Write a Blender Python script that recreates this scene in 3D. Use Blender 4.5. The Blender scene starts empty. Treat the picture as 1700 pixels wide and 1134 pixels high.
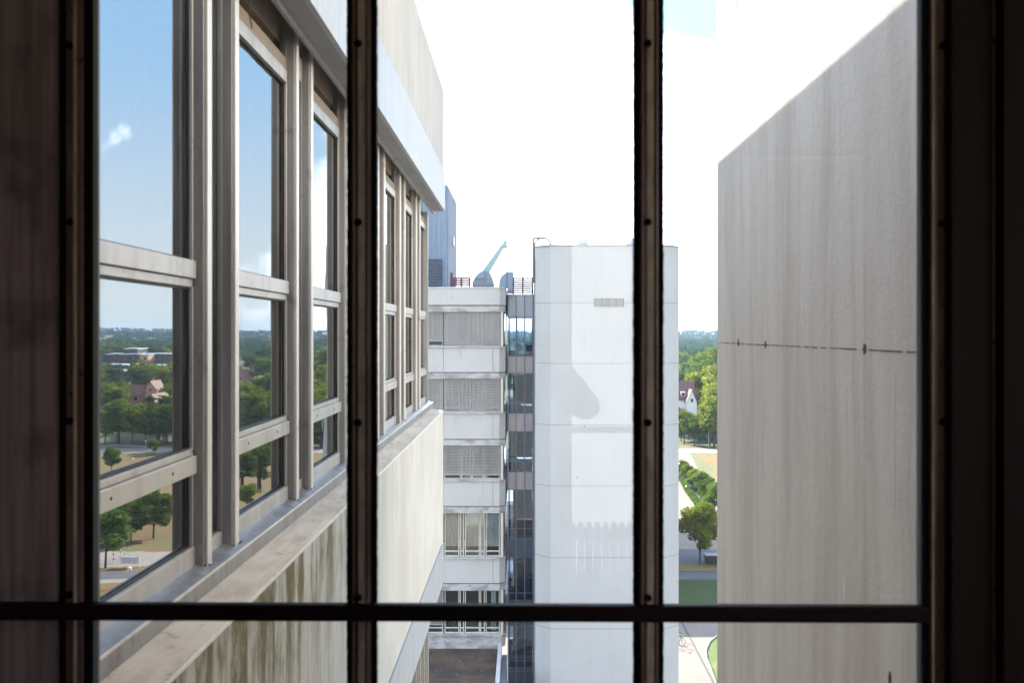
import bpy, math, random
import numpy as np
from mathutils import Vector

# ------------------------------------------------------------------ camera, world, sun, exposure
EYE = 26.0                      # camera height above the ground
F = 1652.8                      # focal length in photo pixels (35 mm on a 1700 px wide frame)
VX, VY = 868.0, 553.0           # principal point in photo pixels
SUN_AZ, SUN_EL = math.radians(-38), math.radians(29)

sc = bpy.context.scene
col = sc.collection
cam = bpy.data.cameras.new('camera'); cob = bpy.data.objects.new('camera', cam); col.objects.link(cob)
cob.location = (0, 0, EYE); cob.rotation_euler = (math.radians(90), 0, 0)
cam.sensor_width = 36; cam.lens = 35; cam.clip_start = .05; cam.clip_end = 12000
cam.shift_x = -(VX-850)/1700; cam.shift_y = -(567-VY)/1700
cam.dof.use_dof = True; cam.dof.focus_distance = 14; cam.dof.aperture_fstop = 7.0
sc.camera = cob

w = bpy.data.worlds.new('World'); sc.world = w; w.use_nodes = True
nt = w.node_tree; nt.nodes.clear()
out = nt.nodes.new('ShaderNodeOutputWorld'); bg = nt.nodes.new('ShaderNodeBackground')
sky = nt.nodes.new('ShaderNodeTexSky'); sky.sky_type = 'NISHITA'; sky.sun_disc = False
sky.sun_elevation = SUN_EL; sky.sun_rotation = SUN_AZ; sky.air_density = 1.0; sky.dust_density = .25; sky.ozone_density = 2.0
bg.inputs['Strength'].default_value = 0.15
tc = nt.nodes.new('ShaderNodeTexCoord')
mp = nt.nodes.new('ShaderNodeMapping'); mp.inputs['Scale'].default_value = (1.5, 1.5, 3.2); mp.inputs['Location'].default_value = (.31, 0, .12)
nz = nt.nodes.new('ShaderNodeTexNoise'); nz.inputs['Scale'].default_value = 1.6; nz.inputs['Detail'].default_value = 9; nz.inputs['Roughness'].default_value = .56
nt.links.new(tc.outputs['Generated'], mp.inputs['Vector']); nt.links.new(mp.outputs['Vector'], nz.inputs['Vector'])
# a big bright cloud bank stands over the far building
def wmath(op, a, b=None):
    n = nt.nodes.new('ShaderNodeMath'); n.operation = op
    for i, v in enumerate((a, b)):
        if v is None: continue
        if isinstance(v, (int, float)): n.inputs[i].default_value = v
        else: nt.links.new(v, n.inputs[i])
    return n.outputs[0]
dt = nt.nodes.new('ShaderNodeVectorMath'); dt.operation = 'DOT_PRODUCT'
cd = Vector((.03, 1, .12)).normalized(); dt.inputs[1].default_value = cd
nt.links.new(tc.outputs['Generated'], dt.inputs[0])
bank = nt.nodes.new('ShaderNodeMapRange'); bank.inputs['From Min'].default_value = .972; bank.inputs['From Max'].default_value = .997
bank.inputs['To Min'].default_value = 0; bank.inputs['To Max'].default_value = .32
nt.links.new(dt.outputs['Value'], bank.inputs['Value'])
cl = nt.nodes.new('ShaderNodeMapRange'); cl.interpolation_type = 'SMOOTHSTEP'
cl.inputs['From Min'].default_value = .60; cl.inputs['From Max'].default_value = .80; cl.inputs['To Max'].default_value = .85
d3 = nt.nodes.new('ShaderNodeVectorMath'); d3.operation = 'DOT_PRODUCT'; d3.inputs[1].default_value = Vector((.1, -.55, .8)).normalized()
nt.links.new(tc.outputs['Generated'], d3.inputs[0])          # unseen broken cloud, added overhead and behind for neutral fill
over = nt.nodes.new('ShaderNodeMapRange'); over.inputs['From Min'].default_value = .25; over.inputs['From Max'].default_value = .9; over.inputs['To Max'].default_value = .17
nt.links.new(d3.outputs['Value'], over.inputs['Value'])
nt.links.new(wmath('ADD', wmath('ADD', nz.outputs['Fac'], bank.outputs[0]), over.outputs[0]), cl.inputs['Value'])
mx = nt.nodes.new('ShaderNodeMix'); mx.data_type = 'RGBA'
tn = nt.nodes.new('ShaderNodeMix'); tn.data_type = 'RGBA'; tn.blend_type = 'MULTIPLY'; tn.inputs['Factor'].default_value = 1
tn.inputs['B'].default_value = (1.06, 1.0, .94, 1)
sz = nt.nodes.new('ShaderNodeSeparateXYZ'); nt.links.new(tc.outputs['Generated'], sz.inputs[0])
hzr = nt.nodes.new('ShaderNodeMapRange'); hzr.interpolation_type = 'SMOOTHSTEP'
for k_, v_ in (('From Min', -.02), ('From Max', .30), ('To Min', 1.), ('To Max', 0)): hzr.inputs[k_].default_value = v_
nt.links.new(sz.outputs[2], hzr.inputs['Value'])
cap = nt.nodes.new('ShaderNodeVectorMath'); cap.operation = 'MINIMUM'; cap.inputs[1].default_value = (1.16, 2.05, 3.2)
nt.links.new(sky.outputs[0], cap.inputs[0])
hm = nt.nodes.new('ShaderNodeMix'); hm.data_type = 'RGBA'; nt.links.new(hzr.outputs[0], hm.inputs['Factor'])
nt.links.new(cap.outputs[0], hm.inputs['A']); hm.inputs['B'].default_value = (2.5, 2.8, 2.95, 1); nt.links.new(hm.outputs['Result'], tn.inputs['A'])
# one small fair-weather cloud far to the right
d2 = nt.nodes.new('ShaderNodeVectorMath'); d2.operation = 'DOT_PRODUCT'; d2.inputs[1].default_value = Vector((.412, 1, .194)).normalized()
nt.links.new(tc.outputs['Generated'], d2.inputs[0])
puff = nt.nodes.new('ShaderNodeMapRange'); puff.inputs['From Min'].default_value = .99978; puff.inputs['From Max'].default_value = .99995
puff.inputs['To Max'].default_value = .26; nt.links.new(d2.outputs['Value'], puff.inputs['Value'])
n2 = nt.nodes.new('ShaderNodeTexNoise'); n2.inputs['Scale'].default_value = 55; n2.inputs['Detail'].default_value = 6; nt.links.new(tc.outputs['Generated'], n2.inputs['Vector'])
c2 = nt.nodes.new('ShaderNodeMapRange'); c2.interpolation_type = 'SMOOTHSTEP'; c2.inputs['From Min'].default_value = .68; c2.inputs['From Max'].default_value = .95; c2.inputs['To Max'].default_value = .22
nt.links.new(wmath('ADD', n2.outputs['Fac'], puff.outputs[0]), c2.inputs['Value'])
nt.links.new(wmath('MAXIMUM', cl.outputs[0], c2.outputs[0]), mx.inputs['Factor']); nt.links.new(tn.outputs['Result'], mx.inputs['A'])
mx.inputs['B'].default_value = (9.5, 9.7, 10.2, 1)
nt.links.new(mx.outputs['Result'], bg.inputs['Color']); nt.links.new(bg.outputs[0], out.inputs['Surface'])

sl = bpy.data.lights.new('sun', 'SUN'); so = bpy.data.objects.new('sun', sl); col.objects.link(so)
sl.energy = 4.4; sl.angle = math.radians(.9); sl.color = (1, .93, .82)
sdir = Vector((math.sin(SUN_AZ)*math.cos(SUN_EL), math.cos(SUN_AZ)*math.cos(SUN_EL), math.sin(SUN_EL)))
so.rotation_euler = sdir.to_track_quat('Z', 'Y').to_euler(); so.location = (0, 0, 80)

sc.view_settings.view_transform = 'Standard'; sc.view_settings.look = 'None'
sc.view_settings.exposure = 2.35; sc.view_settings.gamma = 1
sc.cycles.max_bounces = 10; sc.cycles.diffuse_bounces = 6; sc.cycles.transparent_max_bounces = 24; sc.cycles.volume_bounces = 0
sc.cycles.caustics_reflective = False; sc.cycles.caustics_refractive = False

random.seed(7)
def X(px, z): return (px-VX)/F*z            # photo pixel column at distance z
def Z(py, z): return EYE-(py-VY)/F*z
def GY(py): return EYE*F/(py-VY)            # distance of a ground point seen at row py

# ------------------------------------------------------------------ materials
def nodes(name):
    m = bpy.data.materials.new(name); m.use_nodes = True
    n = m.node_tree; n.nodes.clear()
    o = n.nodes.new('ShaderNodeOutputMaterial'); return m, n, o
class NT:
    def __init__(s, n): s.n = n
    def L(s, a, b): s.n.links.new(a, b)
    def node(s, t, **k):
        x = s.n.nodes.new(t)
        for a, b in k.items(): setattr(x, a, b)
        return x
    def noise(s, vec, scale, detail=4, rough=.55):
        x = s.node('ShaderNodeTexNoise'); x.inputs['Scale'].default_value = scale; x.inputs['Detail'].default_value = detail
        x.inputs['Roughness'].default_value = rough; s.L(vec, x.inputs['Vector']); return x.outputs['Fac']
    def mapping(s, vec, scale=(1, 1, 1), loc=(0, 0, 0)):
        x = s.node('ShaderNodeMapping'); x.inputs['Scale'].default_value = scale; x.inputs['Location'].default_value = loc
        s.L(vec, x.inputs['Vector']); return x.outputs[0]
    def rng(s, v, a, b, c=0., d=1.):
        x = s.node('ShaderNodeMapRange'); x.interpolation_type = 'SMOOTHSTEP'
        for k, q in zip(('From Min', 'From Max', 'To Min', 'To Max'), (a, b, c, d)): x.inputs[k].default_value = q
        s.L(v, x.inputs['Value']); return x.outputs[0]
    def math(s, op, a, b=None):
        x = s.node('ShaderNodeMath', operation=op)
        for i, v in enumerate((a, b)):
            if v is None: continue
            if isinstance(v, (int, float)): x.inputs[i].default_value = v
            else: s.L(v, x.inputs[i])
        return x.outputs[0]
    def mix(s, f, a, b):
        x = s.node('ShaderNodeMix', data_type='RGBA')
        for k, v in (('Factor', f), ('A', a), ('B', b)):
            if isinstance(v, (int, float)): x.inputs[k].default_value = v
            elif isinstance(v, tuple): x.inputs[k].default_value = (*v, 1)
            else: s.L(v, x.inputs[k])
        return x.outputs['Result']
    def bsdf(s, color, rough=.6, metal=0., bump=None, bstr=.2, bdist=.01, spec=.5):
        x = s.node('ShaderNodeBsdfPrincipled')
        if isinstance(color, tuple): x.inputs['Base Color'].default_value = (*color, 1)
        else: s.L(color, x.inputs['Base Color'])
        if isinstance(rough, float): x.inputs['Roughness'].default_value = rough
        else: s.L(rough, x.inputs['Roughness'])
        x.inputs['Metallic'].default_value = metal; x.inputs['Specular IOR Level'].default_value = spec
        if bump is not None:
            b = s.node('ShaderNodeBump'); b.inputs['Strength'].default_value = bstr; b.inputs['Distance'].default_value = bdist
            s.L(bump, b.inputs['Height']); s.L(b.outputs[0], x.inputs['Normal'])
        return x.outputs[0]
    def pos(s): return s.node('ShaderNodeNewGeometry').outputs['Position']
    def sep(s, v):
        x = s.node('ShaderNodeSeparateXYZ'); s.L(v, x.inputs[0]); return x.outputs

def simple(name, c, rough=.6, metal=0., var=.15, scale=3., bstr=.1, dark=None, streak=True, spec=.5):
    """a surface with blotches and vertical weather streaks"""
    m, n, o = nodes(name); t = NT(n); p = t.pos()
    a = t.noise(p, scale, 6)
    b = t.noise(t.mapping(p, (scale*4, scale*4, scale*.35)), 1, 4) if streak else a
    f = t.math('MULTIPLY', t.rng(a, .3, .75), .5); f = t.math('ADD', f, t.math('MULTIPLY', t.rng(b, .42, .75), .5))
    d = dark or tuple(v*(1-var*2.2) for v in c)
    cc = t.mix(f, c, d)
    t.L(t.bsdf(cc, rough, metal, t.noise(p, scale*12, 4), bstr, .004, spec), o.inputs[0]); return m

def glass(name, ior=1.5, tint=(.95, .97, .97), dirt=0., dirtscale=3.):
    m, n, o = nodes(name); t = NT(n); p = t.pos()
    tr = t.node('ShaderNodeBsdfTransparent'); tr.inputs[0].default_value = (*tint, 1)
    gl = t.node('ShaderNodeBsdfGlossy'); gl.inputs['Roughness'].default_value = 0
    fr = t.node('ShaderNodeFresnel'); fr.inputs['IOR'].default_value = ior
    geo = t.node('ShaderNodeNewGeometry')          # reflect only off the outward side of the pane's solid
    fac = fr.outputs[0]
    mxs = t.node('ShaderNodeMixShader'); t.L(fac, mxs.inputs[0]); t.L(tr.outputs[0], mxs.inputs[1]); t.L(gl.outputs[0], mxs.inputs[2])
    res = mxs.outputs[0]
    if dirt > 0:
        a = t.rng(t.noise(p, dirtscale, 6, .6), .35, .8, .35, 1.0)
        b = t.rng(t.noise(t.mapping(p, (18, 18, .9)), 1.3, 4), .62, .78, 0., .7)
        f = t.math('MULTIPLY', t.math('ADD', a, b), dirt)
        df = t.node('ShaderNodeBsdfTranslucent'); df.inputs[0].default_value = (.82, .86, .93, 1)
        m2 = t.node('ShaderNodeMixShader'); t.L(f, m2.inputs[0]); t.L(res, m2.inputs[1]); t.L(df.outputs[0], m2.inputs[2]); res = m2.outputs[0]
    t.L(res, o.inputs[0]); return m

def mirror_glass(name, refl_ior=5.0, back=(.10, .10, .11)):
    m, n, o = nodes(name); t = NT(n); p = t.pos()
    tr = t.node('ShaderNodeBsdfTransparent'); tr.inputs[0].default_value = (*back, 1)
    gl = t.node('ShaderNodeBsdfGlossy'); gl.inputs['Roughness'].default_value = 0; gl.inputs[0].default_value = (.93, .97, 1, 1)
    bp = t.node('ShaderNodeBump'); bp.inputs['Strength'].default_value = 1; bp.inputs['Distance'].default_value = .00035
    t.L(t.noise(t.mapping(p, (1, 1, .6)), 4.5, 2), bp.inputs['Height']); t.L(bp.outputs[0], gl.inputs['Normal'])
    fr = t.node('ShaderNodeFresnel'); fr.inputs['IOR'].default_value = refl_ior
    mxs = t.node('ShaderNodeMixShader'); t.L(fr.outputs[0], mxs.inputs[0]); t.L(tr.outputs[0], mxs.inputs[1]); t.L(gl.outputs[0], mxs.inputs[2])
    df = t.node('ShaderNodeBsdfDiffuse'); df.inputs[0].default_value = (.6, .6, .58, 1)
    f = t.rng(t.noise(t.mapping(p, (9, 9, .7)), 2.2, 6), .5, .8, .008, .13)
    m2 = t.node('ShaderNodeMixShader'); t.L(f, m2.inputs[0]); t.L(mxs.outputs[0], m2.inputs[1]); t.L(df.outputs[0], m2.inputs[2])
    t.L(m2.outputs[0], o.inputs[0]); return m

def leaf_mat(name, c1, c2, clump=.35):
    m, n, o = nodes(name); t = NT(n)
    g = t.node('ShaderNodeNewGeometry'); tcn = t.node('ShaderNodeTexCoord')
    f = t.math('ADD', t.math('MULTIPLY', g.outputs['Random Per Island'], .5), t.math('MULTIPLY', t.rng(t.noise(g.outputs['Position'], clump, 3), .35, .65), .5))
    oi = t.node('ShaderNodeObjectInfo')
    cc = t.mix(f, c1, c2)
    hv = t.node('ShaderNodeHueSaturation'); t.L(cc, hv.inputs['Color'])
    t.L(t.math('ADD', t.math('MULTIPLY', oi.outputs['Random'], .6), .7), hv.inputs['Value'])
    t.L(t.math('ADD', t.math('MULTIPLY', oi.outputs['Random'], -.05), .525), hv.inputs['Hue'])
    df = t.node('ShaderNodeBsdfDiffuse'); t.L(hv.outputs[0], df.inputs[0])
    tl = t.node('ShaderNodeBsdfTranslucent'); t.L(hv.outputs[0], tl.inputs[0])
    x = t.node('ShaderNodeMixShader'); x.inputs[0].default_value = .42; t.L(df.outputs[0], x.inputs[1]); t.L(tl.outputs[0], x.inputs[2])
    t.L(x.outputs[0], o.inputs[0]); return m

M = {}
# weathered cast concrete of the near wing: cream, with algae runs under the ledge near the window
def near_concrete():
    m, n, o = nodes('near_concrete'); t = NT(n); p = t.pos(); s = t.sep(p)
    base = t.mix(t.rng(t.noise(p, 1.6, 6), .3, .7), (.68, .655, .585), (.59, .56, .495))
    fine = t.noise(t.mapping(p, (0, 16, .8)), 1, 5, .6)
    base = t.mix(t.math('MULTIPLY', t.rng(fine, .48, .7), .28), base, (.36, .31, .24))
    fine2 = t.noise(t.mapping(p, (0, 60, .6)), 1, 4, .6)
    base = t.mix(t.math('MULTIPLY', t.rng(fine2, .5, .72), .15), base, (.33, .28, .2))
    hgt = t.rng(s[2], EYE-1.7, EYE-.82, .1, 1.25)
    nearm = t.rng(s[1], 3.2, 6.2, 1, .10)
    run = t.rng(t.math('ADD', t.noise(t.mapping(p, (0, 7, 1.1)), 1, 6, .65), t.math('MULTIPLY', t.noise(p, 3.5, 5), .45)), .59, .83)
    alg = t.math('MULTIPLY', t.math('MULTIPLY', run, hgt), nearm)
    alg = t.math('MULTIPLY', alg, t.rng(t.noise(t.mapping(p, (9, 9, 5)), 1.2, 7, .7), .34, .56, .5, 1))
    base = t.mix(t.math('MULTIPLY', alg, .92), base, (.15, .13, .048))
    run2 = t.rng(t.noise(t.mapping(p, (0, 26, .9)), 1, 4), .6, .72)
    base = t.mix(t.math('MULTIPLY', t.math('MULTIPLY', run2, nearm), .5), base, (.12, .11, .08))
    t.L(t.bsdf(base, .8, 0., t.math('ADD', t.noise(p, 40, 5), fine), .25, .004), o.inputs[0]); return m
M['near_concrete'] = near_concrete()
def ledge_mat():
    m, n, o = nodes('ledge'); t = NT(n); p = t.pos()
    b = t.mix(t.rng(t.noise(t.mapping(p, (6, 1.6, 6)), 2, 8, .65), .32, .68), (.62, .55, .46), (.42, .36, .29))
    b = t.mix(t.rng(t.noise(p, 22, 6), .6, .72, 0, .6), b, (.16, .12, .08))
    t.L(t.bsdf(b, .85, 0., t.noise(p, 60, 5), .35, .003), o.inputs[0]); return m
M['ledge'] = ledge_mat()
def wall_mat():
    """painted concrete of the wall at the right: soft irregular runs, drips, scuffs and specks"""
    m, n, o = nodes('painted_wall'); t = NT(n); p = t.pos(); s = t.sep(p)
    w_ = t.node('ShaderNodeVectorMath', operation='ADD'); nv = t.node('ShaderNodeTexNoise'); nv.inputs['Scale'].default_value = 1.3
    t.L(p, nv.inputs['Vector']); sc_ = t.node('ShaderNodeVectorMath', operation='SCALE'); sc_.inputs['Scale'].default_value = .16
    t.L(nv.outputs['Color'], sc_.inputs[0]); t.L(p, w_.inputs[0]); t.L(sc_.outputs[0], w_.inputs[1]); q = w_.outputs[0]
    b = t.mix(t.rng(t.noise(p, .9, 7, .62), .3, .7), (.92, .835, .74), (.82, .735, .645))
    b = t.mix(t.rng(t.noise(t.mapping(q, (0, 4.2, .42)), 1, 6, .65), .40, .66, 0, .85), b, (.66, .575, .48))
    pres = t.rng(t.noise(t.mapping(p, (0, .9, .6), (0, 4, 7)), 1, 4), .48, .62)
    b = t.mix(t.math('MULTIPLY', t.rng(t.noise(t.mapping(q, (0, 21, .5), (0, 3, 0)), 1, 4), .60, .72, 0, .55), pres), b, (.92, .89, .85))
    pr2 = t.rng(t.noise(t.mapping(p, (0, 1.5, .8), (0, 1, 3)), 1, 4), .52, .64)
    b = t.mix(t.math('MULTIPLY', t.rng(t.noise(t.mapping(p, (0, 55, 1.1), (0, 9, 2)), 1, 3), .62, .72, 0, .7), pr2), b, (.40, .31, .23))
    b = t.mix(t.rng(t.noise(t.mapping(p, (1, 9, 1.6), (0, 2, 5)), 1.6, 4, .6), .70, .73, 0, .75), b, (.95, .94, .92))
    b = t.mix(t.rng(t.noise(p, 14, 6, .7), .70, .74, 0, .6), b, (.42, .32, .22))
    h = t.math('ADD', t.noise(p, 20, 6), t.math('MULTIPLY', t.noise(p, 80, 3), .5))
    t.L(t.bsdf(b, .6, 0., h, .3, .006), o.inputs[0]); return m
M['painted_wall'] = wall_mat()
def alu(name, c, d, rough=.42, metal=.35):
    m, n, o = nodes(name); t = NT(n); p = t.pos()
    a = t.noise(t.mapping(p, (14, 14, 1.2)), 1, 6, .6); b = t.noise(p, 9, 7, .7)
    k = t.mix(t.rng(a, .4, .7, 0, .8), c, d)
    k = t.mix(t.rng(b, .58, .72, 0, .55), k, tuple(v*.45 for v in d))
    t.L(t.bsdf(k, rough, metal, t.noise(p, 30, 4), .08, .003), o.inputs[0]); return m
M['alu'] = alu('window_aluminium', (.58, .55, .52), (.42, .385, .35))
M['alu_post'] = alu('post_aluminium', (.36, .355, .35), (.21, .20, .195))
M['flange'] = alu('lit_aluminium', (.80, .78, .73), (.62, .58, .52), .4, .15)  # paler copy: the light on flanges and sill lip is in its colour
M['sill'] = alu('sill_metal', (.38, .39, .41), (.24, .235, .23), .33, .6)
M['fascia'] = alu('fascia_metal', (.40, .43, .46), (.33, .35, .38), .5, .0)
M['soffit'] = simple('soffit_metal', (.28, .29, .31), .5, .2)
M['brown_panel'] = simple('beige_head_panel', (.36, .28, .20), .6)
M['beige_panel'] = simple('beige_board', (.46, .38, .28), .6)
M['gasket'] = simple('rubber_gasket', (.02, .02, .022), .5, streak=False)
M['rust'] = simple('rusty_dirt', (.16, .07, .03), .9, streak=False)
M['dark_room'] = simple('dark_interior', (.035, .033, .032), .9, streak=False)
M['near_pane'] = mirror_glass('reflecting_glass')
M['fg_glass'] = glass('window_glass', 1.5, (.985, .99, .99), .013)
def steel():
    m, n, o = nodes('brown_steel'); t = NT(n); p = t.pos()
    k = t.mix(t.rng(t.noise(t.mapping(p, (40, 40, 5)), 1, 6), .4, .68), (.15, .075, .052), (.26, .155, .115))
    k = t.mix(t.rng(t.noise(p, 60, 5), .62, .7, 0, .8), k, (.01, .008, .008))
    t.L(t.bsdf(k, .35, .1, t.noise(p, 120, 4), .3, .002), o.inputs[0]); return m
M['steel'] = steel()
M['bead'] = simple('glazing_bead', (.62, .45, .33), .45, .0, .3, 25)
M['black'] = simple('black_seal', (.006, .005, .005), .7, streak=False, spec=.1)
M['redbar'] = simple('dark_red_bar', (.014, .003, .004), .6, streak=False, spec=.15)
M['casing'] = simple('dark_brown_casing', (.016, .006, .004), .6, streak=True, spec=.15)
M['edge'] = simple('pale_edge_strip', (.42, .39, .34), .5)
M['edge_blue'] = simple('pale_blue_edge_strip', (.36, .40, .48), .5)
def board():
    m, n, o = nodes('dark_board'); t = NT(n); p = t.pos()
    k = t.mix(t.rng(t.noise(t.mapping(p, (60, 60, 2)), 1, 6), .35, .7), (.36, .24, .225), (.20, .13, .12))
    k = t.mix(t.rng(t.noise(p, 8, 5), .5, .7, 0, .6), k, (.05, .04, .04))
    t.L(t.bsdf(k, .5, 0., t.noise(t.mapping(p, (80, 80, 3)), 1, 4), .2, .002), o.inputs[0]); return m
M['board'] = board()

def panel_white():
    m, n, o = nodes('pale_panel'); t = NT(n); p = t.pos(); s = t.sep(p)
    b = t.mix(t.rng(t.noise(p, .5, 5), .3, .7), (.50, .485, .47), (.455, .44, .425))
    st = t.noise(t.mapping(p, (3.2, 3.2, .5)), 1, 6, .6)
    b = t.mix(t.rng(st, .54, .74, 0, .42), b, (.30, .28, .27))
    st2 = t.noise(t.mapping(p, (9, 9, .8)), 1, 4, .6)
    b = t.mix(t.rng(st2, .62, .74, 0, .35), b, (.22, .20, .19))
    t.L(t.bsdf(b, .6, 0., t.noise(p, 8, 4), .1, .01), o.inputs[0]); return m
M['parapet'] = simple('parapet_concrete', (.50, .48, .45), .8, 0, .12, 2)
M['panel'] = panel_white()
def lintel():
    m, n, o = nodes('stained_lintel'); t = NT(n); p = t.pos()
    b = t.mix(t.rng(t.noise(t.mapping(p, (1.5, 1.5, 3)), 1, 7, .65), .42, .62, 0, 1), (.46, .445, .43), (.27, .26, .25))
    t.L(t.bsdf(b, .7, 0., t.noise(p, 8, 4), .1, .01), o.inputs[0]); return m
M['lintel'] = lintel()
def tower_mat():
    m, n, o = nodes('tower_concrete'); t = NT(n); p = t.pos()
    b = t.mix(t.rng(t.noise(p, .35, 7, .65), .3, .7), (.47, .46, .445), (.43, .42, .405))
    b = t.mix(t.rng(t.noise(t.mapping(p, (2.2, 2.2, .12)), 1, 6, .62), .50, .75, 0, .5), b, (.40, .38, .36))
    b = t.mix(t.rng(t.noise(t.mapping(p, (7, 7, .3), (3, 0, 0)), 1, 4, .6), .62, .72, 0, .35), b, (.32, .285, .25))
    b = t.mix(t.rng(t.noise(p, 2.4, 6, .7), .66, .72, 0, .6), b, (.37, .34, .30))
    fx_ = t.node('ShaderNodeTexVoronoi'); fx_.inputs['Scale'].default_value = .9; t.L(p, fx_.inputs['Vector'])
    b = t.mix(t.rng(fx_.outputs['Distance'], .028, .05, .8, 0), b, (.22, .2, .19))
    t.L(t.bsdf(b, .65, 0., t.noise(p, 6, 5), .15, .01), o.inputs[0]); return m
M['tower'] = tower_mat()
M['joint_pale'] = simple('panel_seam', (.27, .245, .225), .9)
M['rust_joint'] = simple('rusty_joint', (.15, .095, .06), .9)
M['joint'] = simple('joint_dirt', (.22, .19, .17), .9)
M['cladding'] = simple('blue_grey_cladding', (.20, .25, .33), .45, .3, .12, 1.2)
M['cladding_dark'] = simple('dark_grey_louvre', (.10, .12, .16), .5, .2, .2, 2)
M['blind'] = simple('blind_slats', (.56, .55, .56), .5, .1, .08, .8, streak=False)
M['cream_frame'] = simple('cream_frame', (.60, .56, .47), .5, 0., .1, 1)
M['far_frame'] = simple('grey_frame', (.42, .41, .40), .5, .2, .1, 1)
M['curtain'] = simple('cream_curtain', (.80, .72, .58), .8, 0., .12, 1.5)
M['curtain_blue'] = simple('pale_blue_curtain', (.62, .74, .76), .8, 0., .2, 1.5)
M['far_pane'] = mirror_glass('far_window_glass', 1.6, (.85, .87, .88))
M['link_pane'] = glass('link_glass', 1.4, (.66, .76, .85), .05, .5)
M['link_frame'] = simple('blue_grey_mullion', (.18, .24, .36), .5, .1, .1, 1)
M['link_panel'] = simple('taupe_spandrel', (.56, .49, .47), .5, 0., .12, 1)
M['link_head'] = simple('grey_blue_head_panel', (.55, .58, .60), .5, 0., .1, 1)
M['maroon'] = simple('maroon_rail', (.13, .05, .06), .6)
M['rail'] = simple('red_brown_rail', (.12, .05, .05), .5, .2)
M['rail_grey'] = simple('grey_rail', (.20, .18, .19), .5, .2)
M['crane'] = simple('turquoise_paint', (.30, .44, .43), .55, 0., .1, 1)
M['crane_box'] = simple('blue_grey_cover', (.20, .26, .33), .5, .1, .12, 1)
M['dome'] = simple('roof_light_dome', (.38, .40, .44), .4, 0., .1, 1, streak=False)
def roof_mat():
    m, n, o = nodes('mossy_roof'); t = NT(n); p = t.pos()
    b = t.mix(t.rng(t.noise(p, .5, 8, .7), .38, .64), (.045, .032, .026), (.12, .075, .045))
    b = t.mix(t.rng(t.noise(p, 9, 3), .66, .70), b, (.30, .29, .28))
    t.L(t.bsdf(b, .9, 0., t.noise(p, 12, 5), .4, .02), o.inputs[0]); return m
M['moss_roof'] = roof_mat()
M['ridge_white'] = simple('white_coping', (.62, .62, .64), .5, 0., .15, 1)
# ground
def groundm(name, a, b, scale, c=None, cs=.5, cf=.4):
    m, n, o = nodes(name); t = NT(n); p = t.pos()
    k = t.mix(t.rng(t.noise(p, scale, 8, .65), .35, .65), a, b)
    if c: k = t.mix(t.rng(t.noise(p, cs, 5), .5, .65, 0, cf), k, c)
    t.L(t.bsdf(k, .9, 0., t.noise(p, scale*8, 4), .3, .02), o.inputs[0]); return m
M['dry'] = groundm('dry_grass', (.20, .112, .034), (.15, .10, .03), .5, (.11, .13, .035), .12, .8)
M['verge'] = groundm('worn_grass', (.12, .115, .035), (.17, .13, .05), .6)
M['lawn'] = groundm('green_lawn', (.028, .05, .003), (.04, .066, .004), 1.2, (.06, .06, .012), .3, .4)
M['lawn_bright'] = groundm('sunlit_lawn', (.07, .115, .02), (.10, .13, .03), 1.2, (.2, .18, .06), .3, .4)
M['terrain'] = groundm('meadow', (.09, .11, .035), (.17, .15, .06), .02, (.05, .07, .02), .006, .9)
M['paving'] = groundm('pale_paving', (.25, .205, .165), (.215, .175, .145), .9, (.18, .15, .125), .15, .5)
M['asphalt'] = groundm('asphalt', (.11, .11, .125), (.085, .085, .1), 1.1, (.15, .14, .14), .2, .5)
M['path'] = groundm('gravel_path', (.32, .27, .23), (.27, .23, .20), .9)
M['kerb'] = simple('kerb_stone', (.22, .21, .20), .8)
M['leaf'] = leaf_mat('leaves', (.06, .11, .014), (.23, .27, .035))
M['leaf_dark'] = leaf_mat('dark_leaves', (.035, .075, .014), (.10, .15, .024))
M['leaf_young'] = leaf_mat('young_leaves', (.09, .16, .025), (.19, .25, .05))
M['bark'] = simple('bark', (.10, .075, .055), .9, 0, .2, 5)
M['brick'] = simple('red_brick', (.42, .20, .14), .8, 0, .1, 1)
M['brick_dark'] = simple('dark_brick', (.075, .05, .05), .8, 0, .1, 1)
M['brick_pink'] = simple('salmon_brick', (.55, .30, .20), .8, 0, .1, 1)
M['tile'] = simple('brown_roof_tiles', (.13, .045, .045), .7, 0, .15, 1)
M['tile_red'] = simple('red_roof_tiles', (.20, .08, .06), .7, 0, .15, 1)
M['white'] = simple('white_render', (.70, .69, .66), .7, 0, .05, 1)
M['rear_white'] = simple('pale_render', (.50, .50, .48), .7, 0, .05, 1)
M['white_metal'] = simple('white_paint', (.8, .8, .8), .4, 0, .04, 1)
M['car_white'] = simple('white_car_paint', (.75, .76, .78), .2, 0, .02, 1, 0.)
M['car_dark'] = simple('dark_car_paint', (.03, .035, .05), .2, 0, .02, 1, 0.)
M['car_glass'] = simple('car_glass', (.02, .025, .03), .08, 0, .02, 1, 0.)
M['tyre'] = simple('tyre_rubber', (.02, .02, .02), .8)
M['black_metal'] = simple('black_metal', (.02, .022, .024), .5)
M['red_paint'] = simple('red_paint', (.5, .05, .04), .5)
M['radiator'] = simple('radiator_paint', (.10, .10, .10), .5)
M['room'] = simple('room_paint', (.36, .27, .22), .8)
M['room_floor'] = simple('room_floor', (.05, .045, .04), .5)

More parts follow.
